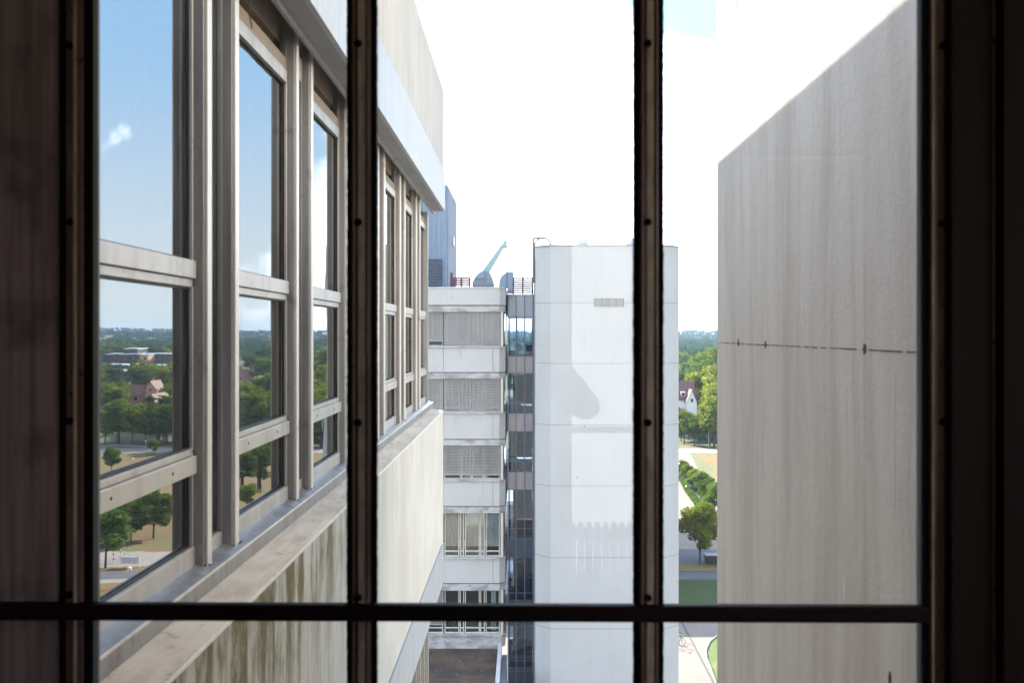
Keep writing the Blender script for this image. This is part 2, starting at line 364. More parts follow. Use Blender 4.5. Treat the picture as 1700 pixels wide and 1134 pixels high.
# ------------------------------------------------------------------ mesh helpers
class B:
    def __init__(s): s.v = []; s.f = []
    def box(s, x0, x1, y0, y1, z0, z1):
        if x1 < x0: x0, x1 = x1, x0
        if y1 < y0: y0, y1 = y1, y0
        if z1 < z0: z0, z1 = z1, z0
        i = len(s.v)
        s.v += [(x, y, z) for z in (z0, z1) for y in (y0, y1) for x in (x0, x1)]
        s.f += [tuple(i+k for k in q) for q in ((0, 2, 3, 1), (4, 5, 7, 6), (0, 1, 5, 4), (2, 6, 7, 3), (0, 4, 6, 2), (1, 3, 7, 5))]
        return s
    def prism(s, poly, axis, a, b):
        """poly = 2D points; axis 'x': (y,z) poly, 'y': (x,z) poly, 'z': (x,y) poly"""
        i = len(s.v); n = len(poly)
        def P(u, v, w): return {'x': (w, u, v), 'y': (u, w, v), 'z': (u, v, w)}[axis]
        s.v += [P(u, v, a) for u, v in poly]+[P(u, v, b) for u, v in poly]
        s.f.append(tuple(i+k for k in range(n))); s.f.append(tuple(i+n+k for k in reversed(range(n))))
        for k in range(n): s.f.append((i+k, i+n+k, i+n+(k+1) % n, i+(k+1) % n))
        return s
    def tube(s, p, q, r0, r1=None, n=8, cap=True):
        r1 = r0 if r1 is None else r1; p = Vector(p); q = Vector(q); d = (q-p).normalized()
        a = d.orthogonal().normalized(); b = d.cross(a); i = len(s.v)
        for c, r in ((p, r0), (q, r1)):
            for k in range(n):
                t = 2*math.pi*k/n; s.v.append(tuple(c+a*(math.cos(t)*r)+b*(math.sin(t)*r)))
        for k in range(n): s.f.append((i+k, i+(k+1) % n, i+n+(k+1) % n, i+n+k))
        if cap: s.f.append(tuple(i+k for k in reversed(range(n)))); s.f.append(tuple(i+n+k for k in range(n)))
        return s
    def path(s, pts, r, n=6):
        for a, b in zip(pts[:-1], pts[1:]): s.tube(a, b, r, r, n)
        return s
    def lathe(s, prof, c, n=16):
        i = len(s.v); m = len(prof)
        for r, z in prof:
            for k in range(n):
                t = 2*math.pi*k/n; s.v.append((c[0]+r*math.cos(t), c[1]+r*math.sin(t), c[2]+z))
        for j in range(m-1):
            for k in range(n): s.f.append((i+j*n+k, i+j*n+(k+1) % n, i+(j+1)*n+(k+1) % n, i+(j+1)*n+k))
        s.f.append(tuple(i+k for k in reversed(range(n)))); s.f.append(tuple(i+(m-1)*n+k for k in range(n)))
        return s
    def make(s, name, mat, parent=None, bevel=0., smooth=False, split=False):
        if split:
            n = len(s.v); p = list(range(n))
            def f(a):
                while p[a] != a: p[a] = p[p[a]]; a = p[a]
                return a
            for q in s.f:
                for k in q[1:]: p[f(k)] = f(q[0])
            bb = {}
            for i, v in enumerate(s.v):
                b = bb.setdefault(f(i), [list(v), list(v)])
                for k in range(3): b[0][k] = min(b[0][k], v[k]); b[1][k] = max(b[1][k], v[k])
            L = list(bb)
            for i in range(len(L)):
                for j in range(i):
                    A, C_ = bb[L[i]], bb[L[j]]
                    if all(A[0][k] <= C_[1][k]+.006 and C_[0][k] <= A[1][k]+.006 for k in range(3)): p[f(L[i])] = f(L[j])
            res = []
            for r in sorted({f(i) for i in range(n)}):
                ids = [i for i in range(n) if f(i) == r]; mp2 = {a: b for b, a in enumerate(ids)}
                c = B(); c.v = [s.v[i] for i in ids]; c.f = [tuple(mp2[k] for k in q) for q in s.f if f(q[0]) == r]
                res.append(c.make(name, mat, parent, bevel, smooth))
            return res[0]
        me = bpy.data.meshes.new(name); vs = s.v
        if parent is not None:
            ox, oy, oz = world(parent); vs = [(x-ox, y-oy, z-oz) for x, y, z in vs]
        me.from_pydata(vs, [], s.f)
        me.validate(); 
        import bmesh
        bm = bmesh.new(); bm.from_mesh(me); bmesh.ops.recalc_face_normals(bm, faces=bm.faces); bm.to_mesh(me); bm.free()
        me.materials.append(M[mat] if isinstance(mat, str) else mat)
        o = bpy.data.objects.new(name, me); col.objects.link(o)
        if parent is not None: o.parent = parent
        if bevel: 
            b = o.modifiers.new('bevel', 'BEVEL'); b.width = bevel; b.segments = 2; b.limit_method = 'ANGLE'
        if smooth:
            for p in me.polygons: p.use_smooth = True
        return o
def world(o):
    x, y, z = 0, 0, 0
    while o is not None: x += o.location.x; y += o.location.y; z += o.location.z; o = o.parent
    return x, y, z
def thing(name, label, cat, loc=(0, 0, 0), group=None):
    o = bpy.data.objects.new(name, None); o.empty_display_size = .3; col.objects.link(o); o.location = loc
    return tag(o, label, cat, group)
def tag(o, label, cat, group=None, kind=None):
    o['label'] = label; o['category'] = cat
    if group: o['group'] = group
    if kind: o['kind'] = kind
    return o
def struct(o): o['kind'] = 'structure'; return o
def clone(root, loc, rz=0., label=None, scale=None):
    def cp(o, par):
        c = o.copy(); col.objects.link(c)
        if par is not None: c.parent = par
        for ch in list(o.children): cp(ch, c)
        return c
    r = cp(root, None); r.location = loc; r.rotation_euler = (0, 0, rz)
    if scale: r.scale = scale
    if label: r['label'] = label
    return r

# ================================================================== THE ROOM THE PHOTO IS TAKEN FROM
WZ = 1.60                       # distance of the near window
FL, CE = EYE-1.6, EYE+1.15
wx = lambda p: X(p, WZ); wz = lambda p: Z(p, WZ)
struct(B().box(-1.9, 2.2, -3.2, WZ+.09, FL-.25, FL).make('floor', 'room_floor'))
struct(B().box(-1.9, 2.2, -3.2, WZ+.09, CE, CE+.3).make('ceiling', 'room'))
struct(B().box(-2.1, -1.9, -3.2, WZ-.02, FL-.25, CE+.3).make('wall_left', 'room'))
struct(B().box(2.2, 2.4, -3.2, -1.9, FL-.25, CE+.3).box(2.2, 2.4, .7, WZ-.02, FL-.25, CE+.3).box(2.2, 2.4, -1.9, .7, FL-.25, FL+1.1).box(2.2, 2.4, -1.9, .7, CE-.1, CE+.3).make('wall_right', 'room'))
sw = thing('side_window', 'unseen side window added to light the room, right of the photographer', 'window', (2.3, -.6, FL+.7))  # opening invented to bring fill light onto the window bars
B().box(2.28, 2.32, -1.9, .7, FL+1.1, FL+1.15).box(2.28, 2.32, -1.9, .7, CE-.15, CE-.1).box(2.28, 2.32, -.63, -.57, FL+1.15, CE-.15).make('frame', 'edge', sw)
bw = B(); RX0, RX1 = .30, .84
bw.box(-2.1, RX0, -3.4, -3.2, FL-.25, CE+.3).box(RX1, 2.4, -3.4, -3.2, FL-.25, CE+.3)
bw.box(RX0, RX1, -3.4, -3.2, FL-.25, FL+.02).box(RX0, RX1, -3.4, -3.2, EYE+.95, CE+.3)
struct(bw.make('wall_back', 'room'))
fw = B()
fw.box(-2.1, wx(0)-.12, WZ-.01, WZ+.09, FL-.25, CE+.3).box(wx(1720)+.1, 2.4, WZ-.01, WZ+.09, FL-.25, CE+.3)
fw.box(wx(0)-.12, wx(1720)+.1, WZ-.01, WZ+.09, FL-.25, EYE-.80)
struct(fw.make('wall_front', 'room'))
# rear window behind the camera (its light shows as a faint reflection in the pane) and its radiator
rw = thing('rear_window', 'tall narrow rear window whose light is mirrored faintly in the pane', 'window', (RX0, -3.3, FL))
B().box(RX0, RX1, -3.32, -3.28, EYE-.655, EYE-.615).box(RX0, RX0+.02, -3.32, -3.28, FL+.02, EYE+.95).box(RX1-.02, RX1, -3.32, -3.28, FL+.02, EYE+.95).make('frame', 'black', rw)
rd = thing('radiator', 'ribbed dark radiator standing before the rear window', 'radiator', (RX0, -3.0, FL))
for k in range(11):
    xx = RX0+.012+k*.0525
    B().box(xx-.021, xx+.021, -3.08, -3.0, FL+.03, EYE-1.22).lathe([(.021, 0), (.017, .02), (0.006, .028)], (xx, -3.04, EYE-1.22), 10).make('rib', 'radiator', rd, .008)
B().box(RX0, RX1+.05, -3.07, -3.02, EYE-1.30, EYE-1.235).make('header', 'radiator', rd)

# the photographer and the camera in their hands: only their dark outline is mirrored in the pane
def skinned(name, pts, edges, mat, parent, sub=2):
    me = bpy.data.meshes.new(name); me.from_pydata([p[:3] for p in pts], edges, []); me.materials.append(M[mat] if isinstance(mat, str) else mat)
    o = bpy.data.objects.new(name, me); col.objects.link(o); o.parent = parent
    k = o.modifiers.new('skin', 'SKIN'); 
    for v, p in zip(me.skin_vertices[0].data, pts): v.radius = (p[3], p[4] if len(p) > 4 else p[3])
    me.skin_vertices[0].data[0].use_root = True
    u = o.modifiers.new('sub', 'SUBSURF'); u.levels = u.render_levels = sub
    return o
pe = thing('person', 'person in dark clothes holding a camera to the eye', 'person', (0, -.26, FL))
bp_ = [(0, 0, .93, .14, .10), (0, 0, 1.15, .135, .10), (0, .02, 1.34, .155, .10), (0, .02, 1.44, .07), (0, .06, 1.50, .055), (0, .09, 1.58, .075, .09), (0, .09, 1.66, .07, .085)]
be = [(0, 1), (1, 2), (2, 3), (3, 4), (4, 5), (5, 6)]
for sx in (-1, 1):
    i = len(bp_)
    bp_ += [(sx*.15, .02, 1.39, .062), (sx*.235, .13, 1.335, .047), (sx*.14, .17, 1.47, .034), (sx*.085, .19, 1.555, .026), (sx*.075, .21, 1.60, .026, .018)]
    be += [(2, i), (i, i+1), (i+1, i+2), (i+2, i+3), (i+3, i+4)]
    for q in range(4):
        j_ = len(bp_); zf = 1.575+q*.018; L_ = (.03, .036, .034, .026)[q]
        bp_ += [(sx*.070, .222, zf, .009), (sx*.062, .222+L_, zf+.004, .0085), (sx*.045, .222+L_+.004, zf+.004, .0075)]
        be += [(i+4, j_), (j_, j_+1), (j_+1, j_+2)]
    j_ = len(bp_); bp_ += [(sx*.060, .19, 1.585, .010), (sx*.045, .185, 1.60, .009)]; be += [(i+4, j_), (j_, j_+1)]
    i = len(bp_); bp_ += [(sx*.09, 0, .86, .088), (sx*.10, .02, .50, .058), (sx*.105, -.01, .10, .04), (sx*.11, .12, .04, .035)]
    be += [(0, i), (i, i+1), (i+1, i+2), (i+2, i+3)]
def person_mat():
    m, n, o = nodes('skin_and_dark_clothes'); t = NT(n); s_ = t.sep(t.node('ShaderNodeTexCoord').outputs['Object'])
    t.L(t.bsdf(t.mix(t.rng(s_[2], 1.47, 1.48), (.03, .035, .05), (.45, .28, .2)), .7, 0.), o.inputs[0]); return m
M['person'] = person_mat(); M['hair'] = simple('brown_hair', (.04, .025, .015), .6)
body = skinned('body', bp_, be, 'person', pe)
fc = B()
for sx in (-1, 1): fc.lathe([(.002, -.011), (.011, -.004), (.012, .002), (.003, .011)], (sx*.032, -.26+.168, FL+1.605), 10)
fc.make('eye', 'white_metal', pe, split=True)
B().prism([(-.0, FL+1.59), (.012, FL+1.555), (-.012, FL+1.555)], 'y', -.26+.165, -.26+.195).make('nose', 'person', pe)
B().box(-.025, .025, -.26+.16, -.26+.176, FL+1.523, FL+1.532).make('mouth', 'redbar', pe)
B().lathe([(.05, -.06), (.092, -.03), (.098, .03), (.085, .075), (.045, .105), (.005, .112)], (0, -.26+.07, FL+1.655), 16).make('hair', 'hair', pe, smooth=True)
hcam = thing('handheld_camera', 'black camera held by the person at the window', 'camera', (0, -.06, EYE))
B().box(-.068, .068, -.085, -.035, EYE-.045, EYE+.035).prism([(-.03, EYE+.035), (.03, EYE+.035), (.018, EYE+.055), (-.018, EYE+.055)], 'y', -.08, -.04).make('body', 'black', hcam, .006)
B().tube((0, -.0345, EYE-.003), (0, -.004, EYE-.003), .034, .034, 24).make('lens', 'black', hcam)

# sunlit block added behind the camera to brighten the mirrored rear window
bb = thing('rear_reflector', 'white sunlit block added behind the photographer to brighten the mirrored rear window', 'building', (6, -34, 0))
B().box(-8, 30, -44, -34, 0, 38).make('wall', 'rear_white', bb); B().box(-8.3, 30.3, -44.3, -33.7, 38, 38.4).make('roof_edge', 'link_head', bb)

# ================================================================== THE NEAR WINDOW (steel, seen against the light)
win = thing('steel_window', 'dark brown steel framed window across the whole foreground', 'window', (0, WZ, EYE-.78))
TOP, BOT = CE-.003, EYE-.797
def mullion(c, wpx=50, beadc='bead', strip=True):
    x0, x1 = wx(c-wpx/2), wx(c+wpx/2); z0, z1 = BOT, TOP
    k = wx(1)-wx(0)
    m = B()
    m.box(x0+9*k, x1-9*k, WZ-.004, WZ+.022, z0, z1)                         # web
    m.box(x0+11*k, x0+16*k, WZ-.011, WZ-.004, z0, z1).box(x1-16*k, x1-11*k, WZ-.011, WZ-.004, z0, z1)
    o = m.make('mullion', 'steel', win, .0015)
    random.seed(int(c))
    g = B()
    for sx, e in ((x0, 1), (x1, -1)):                                      # ragged black sealing along both edges
        zz = z0
        while zz < z1:
            h = min(random.uniform(.002, .007), z1-zz); r = random.uniform(-.0004, .0006)
            g.box(sx+r, sx+e*9.5*k, WZ+.002, WZ+.013, zz, zz+h); zz += h
    g.make('seal', 'black', o, split=True)
    B().box(x0+20*k, x0+33*k, WZ-.009, WZ-.0045, z0, z1).make('bead', beadc, o, .0015)
    for y in (75, 370, 701, 990):
        B().tube((wx(c-3), WZ-.0135, wz(y)), (wx(c-3), WZ-.008, wz(y)), .0062, .0050, 14).make('screw', 'black', o)
    return o
mullion(600); mullion(1077)
# left jamb
k = wx(1)-wx(0)
j = B().box(wx(112), wx(140), WZ-.006, WZ+.02, BOT, TOP).make('jamb', 'steel', win, .0015)
B().box(wx(126), wx(131), WZ-.011, WZ-.0065, BOT, TOP).make('bead', 'bead', j, .001)
B().box(wx(102), wx(113), WZ-.008, WZ+.02, BOT, TOP).box(wx(140), wx(153), WZ-.002, WZ+.006, BOT, TOP).make('seal', 'black', j, split=True)
for y in (78, 370, 698, 985): B().tube((wx(121.5), WZ-.014, wz(y)), (wx(121.5), WZ-.006, wz(y)), .0062, .005, 14).make('screw', 'black', j)
B().box(wx(152), wx(161), WZ+.004, WZ+.011, BOT, TOP).make('edge_strip', 'edge', win)
B().box(wx(-130), wx(102), WZ-.004, WZ+.03, BOT, TOP).make('side_board', 'board', win, .002)
# right jamb and dark casing
j = B().box(wx(1541), wx(1566), WZ-.006, WZ+.02, BOT, TOP).make('jamb', 'steel', win, .0015)
B().box(wx(1543), wx(1547), WZ-.010, WZ-.0065, BOT, TOP).make('bead', 'bead', j, .001)
B().box(wx(1532.5), wx(1541), WZ-.002, WZ+.008, BOT, TOP).make('seal', 'black', j, split=True)
for y in (78, 372, 700): B().tube((wx(1561), WZ-.014, wz(y)), (wx(1561), WZ-.006, wz(y)), .0062, .005, 14).make('screw', 'black', j)
B().box(wx(1526), wx(1533), WZ+.004, WZ+.011, BOT, TOP).make('edge_strip', 'edge_blue', win)
B().box(wx(1566), wx(1634), WZ-.03, WZ+.03, BOT, TOP).box(wx(1641), wx(1830), WZ-.05, WZ+.03, BOT, TOP).make('casing', 'casing', win, .002, split=True)
B().box(wx(1634), wx(1641), WZ-.024, WZ+.02, BOT, TOP).make('casing_bead', 'steel', win, .001)
# crossbar, a hair out of level
cb = B()
i0 = len(cb.v); cb.box(wx(-60), wx(1536), WZ-.022, WZ+.0, wz(1027.5), wz(1000.5))
cb.v = [(x, y, z-(x-wx(160))*.0032+.0018) for x, y, z in cb.v]
cb.make('crossbar', 'redbar', win, .0035)
# panes
for a, b in ((155, 583), (617, 1060), (1094, 1532)):
    for za, zb in ((wz(1018), TOP), (BOT, wz(1020))):
        B().box(wx(a), wx(b), WZ+.014, WZ+.020, za, zb).make('pane', 'fg_glass', win)

# ================================================================== NEAR WING AT THE LEFT
END = 9.9; START = WZ+.10
LW = .79                        # concrete face at x = -LW
wing = thing('office_wing', 'cream concrete office wing with a row of aluminium windows close on the left', 'building', (-1.0, 5, 0))
w_ = B()
B().prism([(-LW-.012, EYE-.771), (-LW+.0015, EYE-.775), (-LW+.0015, EYE-.786), (-LW-.012, EYE-.781)], 'y', START, END+.001).make('pale_edge', 'flange', wing)  # pale strip along the outer edge of the ledge
w_.prism([(-1.15, EYE-.745), (-.90, EYE-.752), (-LW, EYE-.775), (-LW, EYE-2.06), (-1.15, EYE-2.06)], 'y', START, END)
sp = w_.make('spandrel', 'near_concrete', wing, .004)
B().prism([(-.985, EYE-.742), (-.90, EYE-.749), (-LW-.001, EYE-.772), (-LW-.001, EYE-.774), (-.985, EYE-.746)], 'y', START, END-.003).make('ledge', 'ledge', wing)
# strip and windows of the storey below
B().box(-LW+.004, -1.15, START, END-.002, EYE-2.475, EYE-2.085).make('lower_band', 'fascia', wing, .004)
B().box(-LW-.03, -1.15, START, END-.01, EYE-2.085, EYE-2.06).make('shadow_gap', 'gasket', wing)
B().box(-1.15, -3.2, START, END, EYE-24, EYE-.7).make('inner_wall', 'dark_room', wing)
B().box(-LW, -1.15, START, END, EYE-24, EYE-5.5).make('lower_wall', 'near_concrete', wing)
for kk in range(22):
    y0 = END-.12-kk*.38
    if y0 < START+.05: break
    B().box(-.93, -1.0, y0, y0+.055, EYE-5.5, EYE-2.475).make('lower_post', 'alu_post', wing)
B().box(-1.02, -1.03, START, END-.03, EYE-5.5, EYE-2.475).make('lower_glazing', 'near_pane', wing)
# upper parapet, fascia, soffit
par = B().prism([(-LW, EYE+1.60), (-LW, EYE+2.43), (-1.15, EYE+2.43), (-1.15, EYE+1.60)], 'y', START, END).make('parapet', 'parapet', wing, .006)
fb = B()
for a, b in ((START, 4.45), (4.455, 6.9), (6.905, END+.02)): fb.box(-.775, -.80, a, b, EYE+1.215, EYE+1.60)
fb.make('fascia', 'fascia', wing, .002)
B().box(-.80, -1.14, START, END+.01, EYE+1.59, EYE+1.597).box(-.80, -.885, START, END+.01, EYE+1.215, EYE+1.235).make('soffit', 'soffit', wing, split=True)
sf = B()
yy = START
while yy < END: sf.box(-.885, -.90, yy, min(yy+.57, END), EYE+1.19, EYE+1.42); yy += .58
sf.make('blind_box', 'soffit', wing, split=True)
B().box(-1.15, -3.2, START, END, EYE+1.5, EYE+2.42).make('upper_core', 'dark_room', wing)
B().box(-1.0, -1.15, START, END, EYE+1.20, EYE+1.59).make('head_wall', 'beige_panel', wing)
B().box(-2.2, -2.35, START, END, EYE-.7, EYE+1.5).make('back_wall', 'dark_room', wing)
B().box(-1.0, -3.2, END-.04, END, EYE-.7, EYE+1.5).make('end_wall', 'alu_post', wing)
# sill
sl_ = B().prism([(-1.0, EYE-.672), (-.905, EYE-.698), (-.905, EYE-.748), (-.915, EYE-.748), (-.915, EYE-.708), (-1.0, EYE-.69)], 'y', START, 5.02)
sl_.prism([(-1.0, EYE-.672), (-.905, EYE-.698), (-.905, EYE-.748), (-.915, EYE-.748), (-.915, EYE-.708), (-1.0, EYE-.69)], 'y', 5.026, END+.14)
B().box(-.9035, -.909, START, 5.02, EYE-.7025, EYE-.6965).box(-.9035, -.909, 5.026, END+.14, EYE-.7025, EYE-.6965).make('sill_highlight', 'flange', wing, split=True)  # thin pale strip stands for the highlight on the sill lip
sl_.make('sill', 'sill', wing, split=True)
PITCH = 1.16
tilt = random.Random(12)
def near_window(a):
    """fin pair at a (A fin) and a+.28 (B fin), then the sash up to the next A fin"""
    f = B()
    ya, yb, yc = a, a+.285, a+PITCH
    for y in (ya, yb):
        # a fin: web plus front flange and a groove
        f.box(-.940, -1.0, y-.030, y+.022, EYE-.70, EYE+1.26)
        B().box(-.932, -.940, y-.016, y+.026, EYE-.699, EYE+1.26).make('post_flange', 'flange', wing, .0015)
        f.box(-.970, -.985, y-.038, y-.030, EYE-.70, EYE+1.26)
    post = f.make('post', 'alu_post', wing, .002, split=True)
    # narrow panel between the fins
    B().box(-.985, -.992, ya+.022, yb-.03, EYE-.64, EYE+1.10).make('narrow_pane', 'far_pane', wing)
    B().box(-.968, -.998, ya+.022, yb-.038, EYE-.70, EYE-.64).make('narrow_frame', 'alu', wing, .0015)
    B().box(-.968, -.998, ya+.022, yb-.038, EYE+1.1, EYE+1.2).make('narrow_frame', 'alu', wing, .0015)
    y0, y1 = yb+.022, yc-.038
    if y1 > END: y1 = END
    fr = B()
    fr.box(-.962, -.999, y0, y1, EYE-.70, EYE-.628)                    # bottom rail
    fr.box(-.966, -.999, y0, y1, EYE+1.025, EYE+1.075)                 # top rail
    fr.box(-.958, -.999, y0, y1, EYE+.160, EYE+.212).box(-.966, -.999, y0, y1, EYE+.134, EYE+.158)
    fr.box(-.956, -.999, y0, y1, EYE-.412, EYE-.360).box(-.966, -.999, y0, y1, EYE-.358, EYE-.340)
    fr.box(-.966, -.999, y0, y0+.022, EYE-.628, EYE+1.025).box(-.966, -.999, y1-.012, y1, EYE-.628, EYE+1.025)
    wo = fr.make('window', 'alu', wing, .0018)
    for q in (.25, .75):
        yy = y0+(y1-y0)*q; B().tube((-.957, yy, EYE-.385), (-.954, yy, EYE-.385), .005, .004, 10).make('bolt', 'gasket', wo)
    for za, zb in ((-.628, -.412), (-.340, .134), (.212, 1.025)):
        g = B().box(-.975, -.983, y0+.022, y1-.012, EYE+za, EYE+za+.006).box(-.975, -.983, y0+.022, y1-.012, EYE+zb-.006, EYE+zb)
        g.box(-.975, -.983, y0+.022, y0+.027, EYE+za, EYE+zb).box(-.975, -.983, y1-.017, y1-.012, EYE+za, EYE+zb).make('gasket', 'gasket', wo)
        pn = B().box(-.985, -.991, y0+.018, y1-.008, EYE+za+.002, EYE+zb-.002); tl_ = tilt.uniform(-.0025, .0025); yc_ = (y0+y1)/2
        pn.v = [(x+(y-yc_)*tl_, y, z) for x, y, z in pn.v]; pn.make('pane', 'near_pane', wo)
    B().box(-.972, -.999, y0, y1, EYE+1.077, EYE+1.13).make('head_panel', 'brown_panel', wing)
    # dirt gathered at the feet of the posts
    random.seed(int(a*100)); d = B()
    for q in range(16):
        r = random.uniform(.003, .009); yy = random.choice((ya, yb))+random.uniform(-.04, .05); xx = random.uniform(-.965, -.925)
        d.lathe([(r, 0), (r*.6, r*.5), (r*.1, r*.6)], (xx, yy, EYE-.672-(xx+1.0)*.274), 6)
    dd = d.make('debris', 'rust', wing); dd['kind'] = 'stuff'
a = 2.96-PITCH
while a < END-.3:
    near_window(a); a += PITCH
B().box(-.940, -1.0, END-.05, END-.002, EYE-.70, EYE+1.2).make('end_post', 'alu_post', wing, .002)
# dangling twig at the head of the second window
tw = thing('dry_twig', 'thin dry twig hanging from the head of the second window', 'twig', (-.93, 3.6, EYE+1.1))
B().path([(-.945, 3.37, EYE+1.24), (-.94, 3.40, EYE+1.16), (-.943, 3.43, EYE+1.10), (-.94, 3.455, EYE+1.06)], .0022).path([(-.945, 3.31, EYE+1.24), (-.94, 3.33, EYE+1.17)], .002).make('stem', 'gasket', tw, split=True)

# ================================================================== CONCRETE WALL AT THE RIGHT
RW = .955; RE = RW*F/322
rt = thing('concrete_wall', 'smooth pale grey concrete wall with a sun-lit top, near at the right', 'wall', (RW, 3, 0))
B().box(RW, RW+6, WZ+.10, RE, 0, EYE+9).make('wall_face', 'painted_wall', rt, .01)
jt = B(); random.seed(5)
yy = 2.2
while yy < RE-.03:
    l = random.uniform(.02, .16)
    jt.box(RW-.0006-random.random()*.0012, RW+.001, yy, min(yy+l, RE-.02), EYE-.0475-random.uniform(.0, .0012), EYE-.0450)
    yy += l+random.uniform(.004, .05)
jt.make('board_joint', 'rust_joint', rt)
def blot(px, py, w_, h_):
    y = RW*F/(px-VX); z = Z(py, y); s = y/F
    o = B(); 
    pts = [(y+math.cos(t)*w_*s*2.2*random.uniform(.7, 1.2), z+math.sin(t)*h_*s*random.uniform(.75, 1.15)) for t in [2*math.pi*q/14 for q in range(14)]]
    o.prism(pts, 'x', RW-.0022, RW+.002).make('tie_hole_stain', 'rust_joint', rt)
for q in ((1436, 579, 3.5, 9), (1271, 572, 2.5, 6), (1226, 569, 2, 6), (1223, 6, 1.6, 8), (1205, 40, 1.3, 5), (1478, 1128, 2.5, 12)): blot(*q)

# ================================================================== FAR OFFICE BLOCK
D = 50.0
ob = thing('office_block', 'pale office block across the court with closed blinds and ribbon windows', 'building', (X(770, D), D, 0))
fx = lambda p: X(p, D); fz = lambda p: Z(p, D)
XL, XR = fx(380), fx(838)
def band(name, y0, y1, out, mat, xr=XR, ch=.30):
    """a horizontal band running round the chamfered corner"""
    f = D-out; xr = xr+out*.4
    B().prism([(XL, f), (xr-ch, f), (xr, f+ch), (xr, D+14), (XL, D+14)], 'z', fz(y1), fz(y0)).make(name, mat, ob, .01)
band('parapet', 478.5, 506.5, .10, 'panel')
band('coping', 476.6, 478.5, .14, 'ridge_white')
floors = [(507, 518, 575), (618.5, 629, 685), (729.5, 740, 797), (841, 852.5, 926), (969, 981, 1054)]
bott = [618, 729, 840.5, 968.5, 1075]
for (l0, w0, w1), nb in zip(floors, bott):
    B().prism([(XL, D-.0), (XR-.25, D), (XR+.05, D+.3), (XR+.05, D+14), (XL, D+14)], 'z', fz(l0+.8), fz(l0)).make('shadow_gap', 'gasket', ob)
    band('lintel', l0+.8, w0, .06, 'lintel')
    band('sill', w1, w1+2.2, .14, 'lintel')
    band('panel', w1+2.2, nb, .06, 'panel')
    jj = B()
    for px_ in (736, 818): jj.box(fx(px_), fx(px_+.7), D-.066, D-.05, fz(nb-.3), fz(w1+2.6))
    jj.make('panel_joint', 'joint', ob, split=True)
# interior floors behind the glass
for (l0, w0, w1) in floors: 
    B().box(XL, XR-.3, D+3.2, D+3.4, fz(w1), fz(w0)).make('room_wall', 'dark_room', ob)
B().box(XL, XR-.1, D+3.4, D+14, fz(1075), fz(480)).make('core', 'panel', ob)
def blind(x0, x1, y0, y1, n, yq=D+.10):
    s = B(); h = (fz(y0)-fz(y1))/n
    for q in range(n):
        z = fz(y0)-q*h
        s.prism([(yq, z-.012), (yq+.055, z-h*1.0), (yq+.058, z-h*1.0), (yq+.004, z-.010)], 'x', x0, x1)
    for c in (.12, .5, .88):
        xx = x0+(x1-x0)*c; s.box(xx-.006, xx+.006, yq-.004, yq+.0, fz(y1), fz(y0))
    return s
def pane_row(w0, w1, xs, mat_frame, blinds=None, curtain=None, transom=None):
    for x0, x1 in xs:
        f = B(); t_ = .045; a, b = fx(x0), fx(x1); zt, zb = fz(w0), fz(w1)
        f.box(a, a+t_, D+.20, D+.26, zb, zt).box(b-t_, b, D+.20, D+.26, zb, zt).box(a+t_, b-t_, D+.20, D+.26, zb, zb+t_*1.3).box(a+t_, b-t_, D+.20, D+.26, zt-t_, zt)
        if transom: f.box(a+t_, b-t_, D+.2, D+.255, fz(transom)-.03, fz(transom)+.03)
        wo = f.make('window', mat_frame, ob)
        B().box(a+t_, b-t_, D+.225, D+.235, zb+t_*1.3, zt-t_).make('pane', 'far_pane', wo)
std = [(560, 620), (621, 680), (681, 709), (710, 735), (737, 765), (765.6, 782.6), (783.2, 803), (803.6, 830)]
for fi, (l0, w0, w1) in enumerate(floors[:3]):
    pane_row(w0, w1, std, 'cream_frame' if fi != 0 else 'far_frame', transom=w1-9 if fi else w1-9)
    ends = {0: [565.5, 573], 1: [682, 682], 2: [791, 791]}[fi]
    n = 20 if fi else 21
    blind(fx(700), fx(735.6), w0+.5, ends[0] if fi == 0 else ends[0]+2, n).make('blind', 'blind', ob)
    blind(fx(736.6), fx(783 if fi == 0 else 765), w0+.5, ends[1]-.5 if fi == 0 else ends[1]-.8, n).make('blind', 'blind', ob)
    if fi: blind(fx(765.5), fx(782.7), w0+.5, ends[1]-.8, n).make('blind', 'blind', ob)
    blind(fx(783.4), fx(803), w0+.5, ends[1]-.5, n).make('blind', 'blind', ob)
    blind(fx(803.5), fx(829.6), w0+.5, ends[1]-.5, n).make('blind', 'blind', ob)
    blind(fx(590), fx(699), w0+.5, ends[1]-.5, n).make('blind', 'blind', ob)
low = [(640, 700), (702, 735), (737.5, 762), (763, 770), (771.5, 796), (797, 804.5), (806, 829.5)]
for fi, (l0, w0, w1) in enumerate(floors[3:]):
    pane_row(w0, w1, low, 'cream_frame', transom=w1-9)
# curtains of the fourth storey
def curtain(x0, x1, y0, y1, mat):
    c = B(); n = int((fx(x1)-fx(x0))/.035); random.seed(int(x0))
    pts = [(fx(x0)+(fx(x1)-fx(x0))*q/n, D+.33+.025*math.sin(q*1.9+random.random())) for q in range(n+1)]
    poly = pts+[(a, b+.006) for a, b in reversed(pts)]
    return c.prism(poly, 'z', fz(y1), fz(y0)).make('curtain', mat, ob)
curtain(738, 762, 854, 903, 'curtain'); curtain(771, 797, 854, 900, 'curtain'); curtain(763, 769, 854, 924, 'curtain'); curtain(798, 804, 854, 924, 'curtain')
curtain(808, 828, 856, 902, 'curtain_blue'); curtain(738, 829, 899, 910, 'curtain'); curtain(700, 735, 854, 922, 'curtain')
curtain(815, 823, 985, 1050, 'curtain_blue')
bl = blind(fx(640), fx(736), 984, 1040, 18); bl.make('blind', 'blind', ob)
